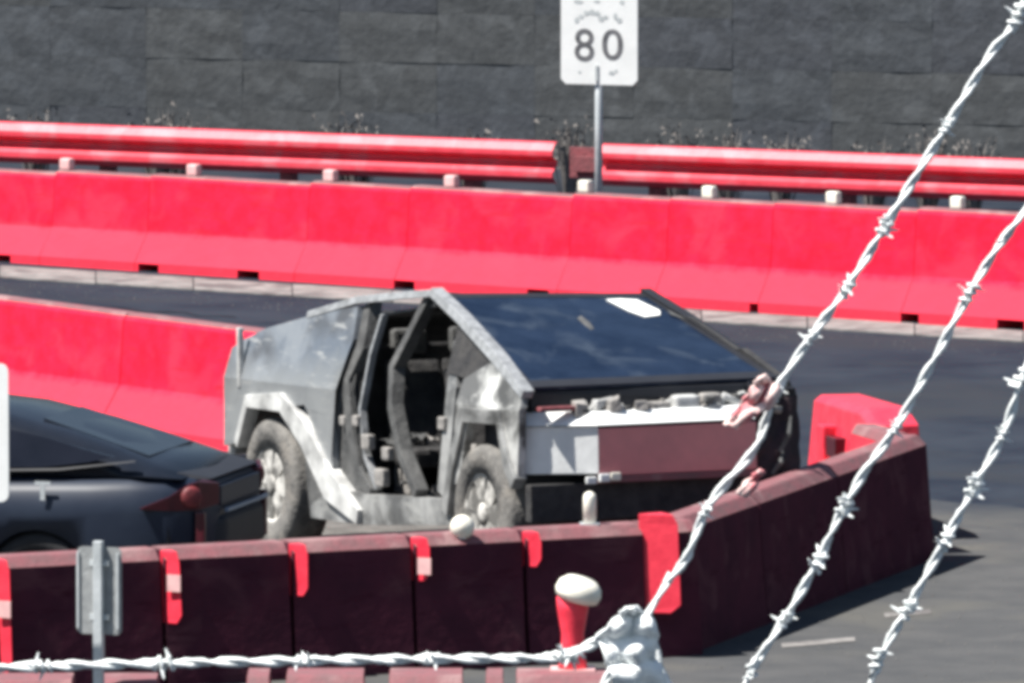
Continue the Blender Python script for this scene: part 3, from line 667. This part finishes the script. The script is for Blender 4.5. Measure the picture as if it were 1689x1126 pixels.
slab('pale_smudge', [ws(.50, .30), ws(.53, .27), ws(.53, .35), ws(.515, .42), ws(.495, .43), ws(.495, .38)], charl, pane, .012, .003)
slab('pale_smudge', [ws(.965 - .03, .22), ws(.98 - .03, .3), ws(.95, .34), ws(.92, .27)], charl, pane, .012, .003)
# dark cowl and engine-bay wreckage in front of it
mesh('cowl', [(4.72, -.86, 1.10), (4.80, .95, 1.10), (4.92, .95, 1.12), (4.84, -.86, 1.12), (4.74, -.86, 1.235), (4.80, .95, 1.235), (4.90, .95, 1.235), (4.84, -.86, 1.235)],
     [(0, 1, 2, 3), (4, 5, 6, 7), (0, 1, 5, 4), (1, 2, 6, 5), (2, 3, 7, 6), (3, 0, 4, 7)], black, truck, bevel=.01)
box('front_tub', 4.05, 4.74, -.85, .88, .55, 1.08, black, truck)
box('front_tray', 4.90, 5.00, -.55, .60, .80, 1.06, char, truck)
bay = [('bent_bracket', [(4.93, -.53, 1.06), (4.95, -.44, 1.15), (4.98, -.36, 1.17), (5.0, -.28, 1.10)], .025, steel_white),
       ('strut_rod', [(4.96, .36, 1.05), (4.94, .46, 1.16), (4.96, .58, 1.10)], .03, steel_white),
       ('coolant_hose', [(4.96, .50, 1.05), (4.97, .62, 1.14), (4.98, .74, 1.08), (4.98, .84, 1.06)], .026, ashm)]
for nm, ps, r, mm in bay: mesh(nm, *tube(ps, r, 8), mm, truck, smooth=True)
mesh('fluid_tank', *boxv(4.90, 5.02, .08, .26, 1.05, 1.185), steel_white, truck, bevel=.035, seg=3)
mesh('motor_housing', *boxv(4.90, 5.01, -.14, .06, 1.05, 1.15), ashm, truck, bevel=.03, seg=3)
mesh('motor_housing', *boxv(4.90, 5.01, .28, .42, 1.05, 1.19), ashm, truck, bevel=.03, seg=3)
mesh('motor_housing', *boxv(4.90, 5.01, .60, .78, 1.05, 1.13), charl, truck, bevel=.03, seg=3)
rb = random.Random(21)
for i in range(44):            # jumble of melted scrap along the hood edge
    y = -.56 + i * .032 + rb.uniform(-.03, .03); x = rb.uniform(4.90, 5.02); z = 1.075 + rb.uniform(0, .085); s_ = rb.choice([.014, .02, .026, .036]) * rb.uniform(.8, 1.3)
    V = [(x + a_ * s_ * rb.uniform(.5, 1.2), y + b_ * s_ * rb.uniform(.5, 1.3), z + c_ * s_ * rb.uniform(.4, 1.3)) for a_ in (-1, 1) for b_ in (-1, 1) for c_ in (-1, 1)]
    mesh('melted_scrap', V, boxv(0, 1, 0, 1, 0, 1)[1], rb.choice([ashm, steel_white, charl, ashm, steel_white]), truck, bevel=.006)
box('red_wiring', 4.94, 5.02, -.86, -.60, 1.115, 1.145, red_old, truck, .01)
# nose
def front(name, y0, y1, x0, x1, z0, z1, th, m, slope=0.0):
    return mesh(name, [(x0, y0, z0), (x1, y1, z0), (x1 - th, y1, z0), (x0 - th, y0, z0), (x0 - slope, y0, z1), (x1 - slope, y1, z1), (x1 - th - slope, y1, z1), (x0 - th - slope, y0, z1)],
                [(0, 1, 2, 3), (4, 5, 6, 7), (0, 1, 5, 4), (1, 2, 6, 5), (2, 3, 7, 6), (3, 0, 4, 7)], m, truck, bevel=.006)
front('light_bar', -.50, .60, 5.14, 5.13, 1.022, 1.105, .14, white_paint, slope=.10)
front('light_bar_end', -.945, -.502, 4.84, 5.14, 1.022, 1.105, .14, white_paint, slope=.10)
front('corner_fascia', -.945, -.50, 4.80, 5.115, .715, 1.015, .06, grey_paint, slope=-.0)
front('centre_fascia', -.496, .62, 5.10, 5.09, .70, 1.002, .06, fascia_m)
front('bumper_lip', -.50, .60, 5.10, 5.09, .655, .698, .09, red_cap)
front('lower_skirt', -.93, .90, 5.00, 5.00, .42, .655, .10, char)
def crumple(name, y0, y1, z0, z1, x0, x1, m, amp, seed, ny=6, nz=7):
    rc = random.Random(seed); F_, B_ = [], []
    for i in range(ny + 1):
        for k in range(nz + 1):
            u, v = i / ny, k / nz
            y = y0 + (y1 - y0) * u + rc.uniform(-1, 1) * amp * .5; z = z0 + (z1 - z0) * v + rc.uniform(-1, 1) * amp * .5
            x = x0 + (x1 - x0) * u + rc.uniform(-1, 1) * amp - .05 * v
            F_.append((x, y, z)); B_.append((x - .03, y, z))
    n_ = len(F_); q = lambda i, k: i * (nz + 1) + k; Fc = []
    for i in range(ny):
        for k in range(nz):
            a_ = (q(i, k), q(i + 1, k), q(i + 1, k + 1), q(i, k + 1)); Fc += [a_, tuple(t_ + n_ for t_ in a_)]
    rim = [q(i, 0) for i in range(ny + 1)] + [q(ny, k) for k in range(1, nz + 1)] + [q(i, nz) for i in range(ny - 1, -1, -1)] + [q(0, k) for k in range(nz - 1, 0, -1)]
    for a_, b_ in zip(rim, rim[1:] + rim[:1]): Fc.append((a_, b_, b_ + n_, a_ + n_))
    return mesh(name, F_ + B_, Fc, m, truck)
torn_m = mat('scorched_corner', (0.012, 0.009, 0.013), (0.045, 0.022, 0.028), 0.8, scale=7, bump=0.6, bscale=18)  # dark, faintly reddish colour of the torn far corner
crumple('burnt_corner', .60, .99, .58, 1.14, 5.05, 4.96, torn_m, .030, 3)
crumple('burnt_corner', .64, .93, 1.08, 1.24, 4.98, 4.86, black, .022, 5, 4, 3)
for yy, zz, l_ in ((.68, .98, .16), (.80, .80, .22), (.74, .66, .14)):
    mesh('torn_strip', *tube([(5.06, yy, zz), (5.09, yy + .05, zz + l_ * .5), (5.03, yy + .09, zz + l_)], [.014, .020, .008], 5), charl, truck)
box('underbody', -.4, 4.9, -.78, .78, .30, .42, char, truck, .03)
box('licence_bracket', 5.10, 5.13, -.59, -.52, .655, .70, white_paint, truck, .008)
box('licence_bracket', 5.10, 5.14, -.50, -.43, .665, .715, white_paint, truck, .008)
box('licence_bracket', 5.10, 5.13, -.42, -.35, .67, .72, cream, truck, .008)
# wheels
def wheel(x, y, m_rim, side, r=.44, wd=.27, zc=.44):
    yo = side * (abs(y))
    ty = mesh('wheel', *lathe([(.26, -.5 * wd), (.40, -.5 * wd), (.43, -.44 * wd), (r, -.36 * wd), (r, .36 * wd), (.43, .44 * wd), (.40, .5 * wd), (.26, .5 * wd)], 40, 'y', (x, yo, zc), True), tyre_m, truck, smooth=True)
    f = yo + side * (.5 * wd - .03)
    mesh('rim', *lathe([(.265, 0), (.27, side * .03), (.235, side * .015), (.20, side * -.03), (.075, side * -.02), (.07, side * .02), (.03, side * .025)], 24, 'y', (x, f, zc)), m_rim, ty, smooth=True)
    for k in range(7):
        a = 2 * PI * k / 7
        ca, sa = math.cos(a), math.sin(a)
        V = []
        for rr_, ww in ((.06, .040), (.245, .085)):
            for s in (-1, 1):
                for yy in (0, side * -.035):
                    V.append((x + ca * rr_ - sa * ww * s, f + side * .012 + yy, zc + sa * rr_ + ca * ww * s))
        mesh('spoke', V, [(0, 1, 3, 2), (4, 6, 7, 5), (0, 4, 5, 1), (2, 3, 7, 6), (0, 2, 6, 4), (1, 5, 7, 3)], m_rim, ty)
    return ty
for side in (-1, 1):
    wheel(.27, .84, rim_m, side); wheel(4.22, .84, rim_m, side)
    box('wheel_liner', -.15, .95, .56 * side - .02, .56 * side + .02, .45, 1.02, black, truck)
    box('wheel_liner', 3.75, 4.75, .56 * side - .02, .56 * side + .02, .45, 1.05, black, truck)
XS = .845                      # bring the pickup to its measured length
for o in truck.children_recursive:
    r_ = o if o.parent is truck else o.parent
    if r_.name.startswith('wheel') and not r_.name.startswith('wheel_'):
        xc = .27 if max(v.co.x for v in r_.data.vertices) < 2 else 4.22
        if o is not r_: xc = .27 if max(v.co.x for v in o.data.vertices) < 2 else 4.22
        for v in o.data.vertices: v.co.x += xc * (XS - 1)
for o in truck.children_recursive:
    r_ = o if o.parent is truck else o.parent
    if not (r_.name.startswith('wheel') and not r_.name.startswith('wheel_')):
        for v in o.data.vertices: v.co.x *= XS
# timber packing under the raised front wheels
for side, lab in ((-1, 'timber block under the raised front wheel on the truck\'s sunlit side'), (1, 'timber block under the raised front wheel on the truck\'s shaded side')):
    p = M @ Vector((4.22 * XS, side * .84, 0.0))
    ob = thing('timber_block', lab, 'timber block', (p.x, p.y, 0), TH, 'timber packing under the truck')
    n = 2; hh = (p.z - .012) / n
    for k in range(n): box('timber', -.32, .32, -.2, .2, k * hh + .006, (k + 1) * hh + .004, wood, ob, .006)

# ---------------------------------------------------------------- dark fastback car
ph = math.radians(14)
carO = Vector((-1.94, 69.5, 0))
car = thing('dark_car', 'dark slate fastback car parked behind the near barrier, rear lamp showing', 'car', carO, PI - ph)
CY = -.925
st = [(-.02, .50, .36, .82), (.02, .64, .32, .95), (.10, .77, .28, 1.0), (.24, .86, .24, 1.02), (.45, .90, .22, 1.03), (.7, .92, .20, 1.02), (1.2, .925, .20, 1.01), (2.2, .925, .20, .98), (3.2, .92, .20, .97), (3.9, .91, .20, .92), (4.4, .86, .22, .80), (4.65, .74, .26, .68), (4.75, .5, .32, .55)]
V = []; K = 14
for x, hw, zb_, zt_ in st:
    half = [(0, zt_), (hw * .70, zt_ - .005), (hw * .90, zt_ - .04), (hw * .975, zt_ - .11), (hw, zt_ - .25), (hw * .985, (zt_ + zb_) / 2 - .05), (hw * .97, zb_ + .10), (hw * .9, zb_)]
    ring = [(y, z) for y, z in half] + [(-y, z) for y, z in reversed(half[1:])]
    V += [(x, CY + y, z) for y, z in ring]
K = len(ring)
Fc = [tuple(range(K)), tuple(range((len(st) - 1) * K, len(st) * K))] + [(i * K + k, i * K + (k + 1) % K, (i + 1) * K + (k + 1) % K, (i + 1) * K + k) for i in range(len(st) - 1) for k in range(K)]
body = mesh('car_body', V, Fc, car_m, car, smooth=True)
cut = mesh('cutter', *join(lathe([(.36, -3), (.36, 1)], 40, 'y', (1.03, 0, .31)), lathe([(.36, -3), (.36, 1)], 40, 'y', (3.85, 0, .31))), black, car)
md = body.modifiers.new('b', 'BOOLEAN'); md.object = cut; md.operation = 'DIFFERENCE'; md.solver = 'EXACT'
bpy.context.view_layer.update()
me = bpy.data.meshes.new_from_object(body.evaluated_get(bpy.context.evaluated_depsgraph_get()))
body.modifiers.clear(); body.data = me; bpy.data.objects.remove(cut)
for p in me.polygons: p.use_smooth = p.area < .2
gh = [(.14, .74, .99, 1.01), (.36, .78, 1.0, 1.085), (.64, .78, 1.0, 1.18), (.91, .77, 1.0, 1.26), (1.35, .76, 1.0, 1.365), (1.9, .76, .98, 1.42), (2.6, .76, .97, 1.40), (3.2, .78, .96, 1.20), (3.7, .80, .95, .965)]
V = []
for x, hw, zb_, zt_ in gh:
    tw = .76 - (zt_ - 1.07) * .46
    half = [(0, zt_), (tw * .75, zt_ - .01), (tw * .95, zt_ - .035), (min(hw, tw + .03), zt_ - .07 if zt_ - .07 > zb_ + .005 else zb_ + .005), (hw + .04, zb_)]
    ring = half + [(-y, z) for y, z in reversed(half[1:])]
    V += [(x, CY + y, z) for y, z in ring]
K = len(ring)
Fc = [tuple(range(K)), tuple(range((len(gh) - 1) * K, len(gh) * K))] + [(i * K + k, i * K + (k + 1) % K, (i + 1) * K + (k + 1) % K, (i + 1) * K + k) for i in range(len(gh) - 1) for k in range(K)]
mesh('roof', V, Fc, roof_m, car, smooth=True)
def ghy(z): return CY + .84 - (z - 1.03) * .62
def cpanel(name, pts, m, out=.006, th=.02, yf=ghy, parent=car):
    n = len(pts); V = [(x, yf(z) + out, z) for x, z in pts] + [(x, yf(z) + out - th, z) for x, z in pts]
    return mesh(name, V, [tuple(range(n)), tuple(range(n, 2 * n))] + [(k, (k + 1) % n, n + (k + 1) % n, n + k) for k in range(n)], m, parent)
cpanel('side_window', [(.56, 1.125), (.72, 1.09), (1.0, 1.055), (1.42, 1.045), (1.42, 1.30), (1.0, 1.225), (.75, 1.165)], car_glass, .028)
cpanel('side_window', [(1.48, 1.055), (2.35, 1.045), (2.35, 1.33), (1.9, 1.38), (1.48, 1.36)], car_glass, .028)
cpanel('side_window', [(2.41, 1.045), (3.2, 1.03), (2.75, 1.27), (2.41, 1.325)], car_glass, .028)
mesh('rear_window', [(.42, CY - .50, 1.108), (.42, CY + .50, 1.108), (1.12, CY + .42, 1.318), (1.12, CY - .42, 1.318), (.42, CY - .50, 1.06), (.42, CY + .50, 1.06), (1.12, CY + .42, 1.27), (1.12, CY - .42, 1.27)],
     [(0, 1, 2, 3), (4, 5, 6, 7), (0, 1, 5, 4), (1, 2, 6, 5), (2, 3, 7, 6), (3, 0, 4, 7)], roof_m, car)
mesh('spoiler', [(.02, CY - .56, .965), (.02, CY + .56, .965), (.20, CY + .66, .985), (.20, CY - .66, .985), (.0, CY - .54, .982), (.0, CY + .54, .982), (.21, CY + .62, 1.022), (.21, CY - .62, 1.022)],
     [(0, 1, 2, 3), (4, 5, 6, 7), (0, 1, 5, 4), (1, 2, 6, 5), (2, 3, 7, 6), (3, 0, 4, 7)], black, car, bevel=.01)
# wrap-round tail lamps
for s in (1, -1):
    def ly(x): return CY + s * ((.70 + (.92 - .70) * min(1, x / .34)) + .012)
    V = []
    for x, z0_, z1_ in ((.36, .815, .825), (.20, .80, .89), (.10, .80, .96), (.04, .80, .98)):
        V += [(x, ly(x), z0_), (x, ly(x), z1_), (x, ly(x) - s * .09, z1_), (x, ly(x) - s * .09, z0_)]
    V += [(-.03, CY + s * .50, .82), (-.03, CY + s * .50, .95), (.06, CY + s * .48, .95), (.06, CY + s * .48, .82)]
    Fc = [(0, 1, 2, 3), (16, 17, 18, 19)] + [(i * 4 + k, i * 4 + (k + 1) % 4, (i + 1) * 4 + (k + 1) % 4, (i + 1) * 4 + k) for i in range(4) for k in range(4)]
    tl = mesh('tail_lamp', V, Fc, lamp_dark, car, bevel=.006)
    V2 = lathe([(.001, .02), (.045, .018), (.066, .008), (.070, -.03)], 20, 'y', (0, 0, 0))
    rl_ = mesh('round_lens', V2[0], V2[1], lamp_red, tl, smooth=True); rl_.location = (.075, ly(.075) + s * .006, .885); rl_.rotation_euler = (0, 0, s * math.radians(33)); rl_.scale = (1, s, 1)
    box('bumper_vent', .0, .06, ly(.03) - .04 if s > 0 else ly(.03) - .02, ly(.03) + .012 if s > 0 else ly(.03) + .04, .50, .79, lamp_dark, car, .012)
mesh('rear_bumper', [(-.07, CY - .46, .50), (-.07, CY + .46, .50), (.22, CY + .86, .50), (.22, CY - .86, .50), (-.06, CY - .44, .74), (-.06, CY + .44, .74), (.22, CY + .86, .77), (.22, CY - .86, .77)],
     [(0, 1, 2, 3), (4, 5, 6, 7), (0, 1, 5, 4), (1, 2, 6, 5), (2, 3, 7, 6), (3, 0, 4, 7)], black, car, bevel=.05, seg=3)
box('bright_strip', -.075, -.05, CY - .50, CY + .46, .765, .79, sky_trim, car, .006)
box('rear_panel', -.030, .02, CY - .46, CY + .46, .80, .93, car_m, car, .014)
mesh('badge', *join(boxv(.93, 1.03, CY + .93, CY + .938, .955, .975), boxv(.965, .995, CY + .93, CY + .938, .86, .954)), galv, car)  # small pale T-shaped mark on the car's side
cpanel('belt_moulding', [(.42, 1.10), (.9, 1.04), (1.5, 1.02), (3.2, .995), (3.2, 1.005), (1.5, 1.030), (.9, 1.050), (.42, 1.105)], black, .026, .03)
for xw in (1.03, 3.85):
    for s in (1, -1):
        ty = mesh('wheel', *lathe([(.2, -.11), (.30, -.11), (.33, -.08), (.33, .08), (.30, .11), (.2, .11)], 32, 'y', (xw, CY + s * .78, .33), True), rubber, car, smooth=True)
        mesh('rim', *lathe([(.21, 0), (.20, s * .03), (.05, s * -.01), (.03, s * .02)], 24, 'y', (xw, CY + s * .86, .33)), galv, ty, smooth=True)

# ---------------------------------------------------------------- small things on and by the near barrier
def on_near_top(px):
    p = line_pt(n0, n1, px, .19); return Vector((p.x, p.y, .822))
p = on_near_top(786)
t = thing('round_reflector', 'round cream reflector disc on the near barrier below the truck\'s front wheel', 'reflector', (p.x, p.y - .11, .822 + .0))
mesh('disc', *lathe([(.001, -.04), (.055, -.03), (.075, 0), (.055, .03), (.001, .04)], 24, 'y', (0, 0, .035)), cream, t, smooth=True)
box('clip', -.02, .02, -.02, .02, -.035, .0, galv, t)
p = on_near_top(996)
t = thing('marker_post', 'short white marker post standing on the near barrier under the truck\'s nose', 'marker post', p)
mesh('post', *lathe([(.040, 0), (.040, .16), (.034, .185), (.012, .20)], 16, 'z'), cream, t, smooth=True)
box('base_plate', -.06, .06, -.05, .05, 0, .008, galv, t)
# cream-capped red lamp on the foremost row
p = on_ground(945, 1112, .815) + Vector((0, .22, 0))
t = thing('warning_lamp', 'red lamp post with tilted cream cap in front of the near barrier', 'warning lamp', (p.x, p.y, .812))
mesh('lamp_body', *lathe([(.085, 0), (.065, .08), (.062, .2), (.085, .33), (.088, .40)], 20, 'z'), red_glow, t, smooth=True)
cp = mesh('cap', *lathe([(.06, -.035), (.118, -.035), (.128, .0), (.118, .04), (.085, .07), (.001, .082)], 24, 'z'), cream, t, smooth=True)
cp.location = (.03, 0, .425); cp.rotation_euler = (.15, math.radians(16), 0)
box('lamp_flange', -.12, .12, -.1, .1, 0, .012, pinkish, t)
# grey sign panel seen from the back
dp = 60.5
a = at_depth(165, 895, dp)
zt_, zb_ = at_depth(165, 902, dp).z, at_depth(165, 1046, dp).z
t = thing('sign_back', 'grey sign panel seen from behind on a pale post before the near barrier', 'sign', (a.x, a.y, 0), math.radians(-20))
k = dp / FPX
def rounded(x0, x1, z0, z1, r, y0, y1):
    pts = []
    for cx, cz, a0 in ((x1 - r, z1 - r, 0), (x0 + r, z1 - r, 90), (x0 + r, z0 + r, 180), (x1 - r, z0 + r, 270)):
        for s in range(5):
            q = math.radians(a0 + s * 22.5); pts.append((cx + r * math.cos(q), cz + r * math.sin(q)))
    n = len(pts)
    return [(x, y0, z) for x, z in pts] + [(x, y1, z) for x, z in pts], [tuple(range(n)), tuple(range(n, 2 * n))] + [(i, (i + 1) % n, n + (i + 1) % n, n + i) for i in range(n)]
sgrey = mat('weathered_sign_back', (0.34, 0.35, 0.35), (0.24, 0.25, 0.255), 0.65, metal=0.1, scale=10, bump=0.2, bscale=30)
mesh('sign_plate', *rounded(-41 * k, 38 * k, zb_, zt_, .03, 0, .006), sgrey, t)
mesh('post', *join(boxv(-8 * k, 8 * k, -.045, -.002, -0.0, zt_ + .035)), galv, t, bevel=.006)
mesh('edge_fold', *boxv(-41 * k, -37 * k, -.012, -.001, zb_ + .03, zt_ - .03), galv, t)
mesh('edge_fold', *boxv(30 * k, 34 * k, -.012, -.001, zb_ + .03, zt_ - .03), galv, t)
box('bracket', -.055, .055, -.02, -.001, zt_ - .10, zt_ - .07, galv, t); box('bracket', -.055, .055, -.02, -.001, zb_ + .08, zb_ + .11, galv, t)
# white sign plate at the left edge
a = at_depth(12, 700, 60.0); zt_, zb_ = at_depth(0, 600, 60).z, at_depth(0, 828, 60).z
t = thing('white_sign', 'white sign plate mostly cut off by the left edge beside the dark car', 'sign', (a.x, a.y, 0), math.radians(-20))
mesh('sign_plate', *rounded(-.60, .006, zb_, zt_, .045, 0, .01), white_paint, t)
mesh('post', *tube([(-.3, .04, 0), (-.3, .04, zt_ + .02)], .03, 10), galv, t, smooth=True)

# ---------------------------------------------------------------- barbed wire in front of the camera
bm = bmesh.new()
def barb_mesh(seed):
    rnd = random.Random(seed); parts = []
    coil = []
    for i in range(26):
        a = i * .62; coil.append((-.012 + i * .00095, .0068 * math.cos(a), .0068 * math.sin(a)))
    parts.append(tube(coil, .0022, 5))
    for k in range(4):
        a = k * PI / 2 + rnd.uniform(-.35, .35); L = rnd.uniform(.012, .019)
        x = -.008 + .005 * k; dx = rnd.uniform(-.007, .007)
        parts.append(tube([(x, .004 * math.cos(a), .004 * math.sin(a)), (x + dx * .5, L * .6 * math.cos(a), L * .6 * math.sin(a)), (x + dx, L * math.cos(a), L * math.sin(a))], [.0025, .0021, .0008], 5))
    V, Fc = join(*parts)
    me = bpy.data.meshes.new('barb'); me.from_pydata([tuple(v) for v in V], [], Fc); me.update(); me.materials.append(wire_m)
    return me
bm.free()
barbs = [barb_mesh(i) for i in range(4)]
def wire(pts, barb_px, label, depth=12.0, dvar=0.0, rs=.0026, sep=.0026):
    P = [at_depth(x, y, depth + dvar * (i / max(1, len(pts) - 1))) for i, (x, y) in enumerate(pts)]
    P = [P[0] + (P[0] - P[1]).normalized() * .5] + P + [P[-1] + (P[-1] - P[-2]).normalized() * .5]
    # smooth resample
    out = []
    for i in range(len(P) - 1):
        p0, p1, p2, p3 = P[max(i - 1, 0)], P[i], P[i + 1], P[min(i + 2, len(P) - 1)]
        n = max(2, int((p2 - p1).length / .006))
        for s in range(n):
            t_ = s / n
            out.append(.5 * ((2 * p1) + (p2 - p0) * t_ + (2 * p0 - 5 * p1 + 4 * p2 - p3) * t_ ** 2 + (-p0 + 3 * p1 - 3 * p2 + p3) * t_ ** 3))
    out.append(P[-1])
    base = out[len(out) // 2].copy()
    th_ = thing('barbed_wire', label, 'barbed wire', base, 0, 'barbed wire strands in front of the view')
    acc = 0; A1, A2 = [], []
    for i, p in enumerate(out):
        t_ = (out[min(i + 1, len(out) - 1)] - out[max(i - 1, 0)]).normalized()
        a = t_.cross(Vector((0, 1, 0))).normalized(); b = t_.cross(a).normalized()
        if i: acc += (p - out[i - 1]).length
        q = acc * 2 * PI / .085
        off = (a * math.cos(q) + b * math.sin(q)) * sep
        A1.append(p - base + off); A2.append(p - base - off)
    rw = random.Random(len(label)); rl1 = [rs * rw.uniform(.72, 1.35) for _ in A1]; rl2 = [rs * rw.uniform(.72, 1.35) for _ in A2]
    mesh('strand', *tube(A1, rl1, 6), wire_m, th_, smooth=True); mesh('strand', *tube(A2, rl2, 6), wire_m, th_, smooth=True)
    for k_, (bx, by) in enumerate(barb_px):
        q = at_depth(bx, by, depth); i = min(range(len(out)), key=lambda j: (out[j].x - q.x) ** 2 + (out[j].z - q.z) ** 2)
        t_ = (out[min(i + 2, len(out) - 1)] - out[max(i - 2, 0)]).normalized()
        a = t_.cross(Vector((0, 1, 0))).normalized(); b = t_.cross(a)
        o = bpy.data.objects.new('barb', barbs[(k_ + len(label)) % 4]); COL.objects.link(o); o.parent = th_
        o.matrix_local = Matrix.Translation(out[i] - base) @ Matrix((t_, a, b)).transposed().to_4x4() @ Matrix.Rotation(k_ * 1.3, 4, 'X') @ Matrix.Scale(rw.uniform(.68, 1.0), 4)
    return th_, out
wire([(1700, -20), (1672, 40), (1630, 95), (1562, 208), (1505, 300), (1455, 382), (1398, 475), (1338, 555), (1278, 650), (1248, 735), (1195, 800), (1160, 850), (1135, 915), (1098, 965), (1070, 1010)],
     [(1682, 12), (1562, 208), (1462, 380), (1398, 475), (1336, 556), (1272, 650), (1165, 838)], 'uppermost barbed wire, running from the top right corner down past the truck\'s nose')
wire([(1705, 330), (1652, 400), (1608, 468), (1545, 585), (1478, 705), (1425, 780), (1380, 860), (1350, 925), (1295, 1020), (1240, 1105), (1222, 1145)],
     [(1600, 480), (1478, 705), (1388, 828), (1350, 922), (1296, 1020), (1240, 1106)], 'middle barbed wire, crossing the shaded angled barrier down to the pavement', depth=11.8)
wire([(1708, 570), (1684, 628), (1655, 715), (1608, 802), (1560, 890), (1508, 985), (1462, 1065), (1440, 1115), (1430, 1150)],
     [(1686, 622), (1655, 712), (1608, 802), (1562, 892), (1500, 1005), (1450, 1082)], 'lowest right barbed wire, passing over the barrier end\'s pointed shadow', depth=11.6)
wire([(-30, 1102), (80, 1099), (270, 1094), (500, 1090), (710, 1087), (915, 1084), (965, 1068), (1040, 1035), (1075, 1060), (1105, 1140)],
     [(72, 1092), (272, 1093), (498, 1090), (712, 1084), (925, 1080), (945, 1078)], 'near level barbed wire along the bottom edge, ending at the white rag', depth=11.9, rs=.0029, sep=.0029)
# white rag caught on the wires
def rag(name, outline, label, m, depth, folds, thick=.004):
    # a grid between left and right edges listed top to bottom, crumpled in depth
    rows_ = outline; nx = 9; V = []
    ny = (len(rows_) - 1) * 5
    rnd = random.Random(5)
    ph_ = [rnd.uniform(0, 6) for _ in range(4)]
    for j in range(ny + 1):
        f = j / 5; i = min(int(f), len(rows_) - 2); u = f - i
        l = [rows_[i][0][c] * (1 - u) + rows_[i + 1][0][c] * u for c in (0, 1)]; r = [rows_[i][1][c] * (1 - u) + rows_[i + 1][1][c] * u for c in (0, 1)]
        for s in range(nx):
            q = s / (nx - 1); px_, py_ = l[0] * (1 - q) + r[0] * q, l[1] * (1 - q) + r[1] * q
            jag = rnd.uniform(-3, 3) if s in (0, nx - 1) else 0
            dd = depth + folds * (abs(math.sin(q * 6 + j * .15)) * 1.3 + .3 * rnd.uniform(-.5, .5) + .5 * math.sin(q * 5 + ph_[0] + j * .25) + .5 * math.sin(q * 11 + ph_[1] - j * .4) + .5 * math.sin(j * .9 + ph_[2]))
            V.append(at_depth(px_ + jag, py_, dd))
    Fc = [(j * nx + s, j * nx + s + 1, (j + 1) * nx + s + 1, (j + 1) * nx + s) for j in range(ny) for s in range(nx - 1)]
    me = bpy.data.meshes.new(name); base = V[len(V) // 2].copy(); me.from_pydata([tuple(v - base) for v in V], [], Fc); me.update(); me.materials.append(m)
    o = link(name, me, None, base); md = o.modifiers.new('thickness', 'SOLIDIFY'); md.thickness = thick
    for p_ in me.polygons: p_.use_smooth = True
    tag(o, label, 'rag'); return o
rag('cloth_rag', [((1030, 1000), (1052, 998)), ((1012, 1022), (1072, 1020)), ((978, 1052), (1085, 1045)), ((1000, 1085), (1078, 1078)), ((1008, 1108), (1090, 1100)), ((1018, 1140), (1108, 1140))],
    'crumpled white rag snagged where the two barbed wires meet', cloth_m, 11.86, .012)
rag('torn_wrapper', [((1248, 622), (1262, 616)), ((1240, 640), (1285, 640)), ((1222, 660), (1272, 668)), ((1205, 688), (1240, 690)), ((1196, 704), (1216, 704))],
    'pale torn wrapper caught on the uppermost barbed wire beside the truck\'s nose', tape_m, 11.97, .006)
rag('torn_wrapper', [((1252, 772), (1262, 776)), ((1228, 795), (1246, 800)), ((1214, 812), (1228, 816))],
    'small pale torn scrap hanging in front of the shaded barrier', tape_m, 11.97, .004)
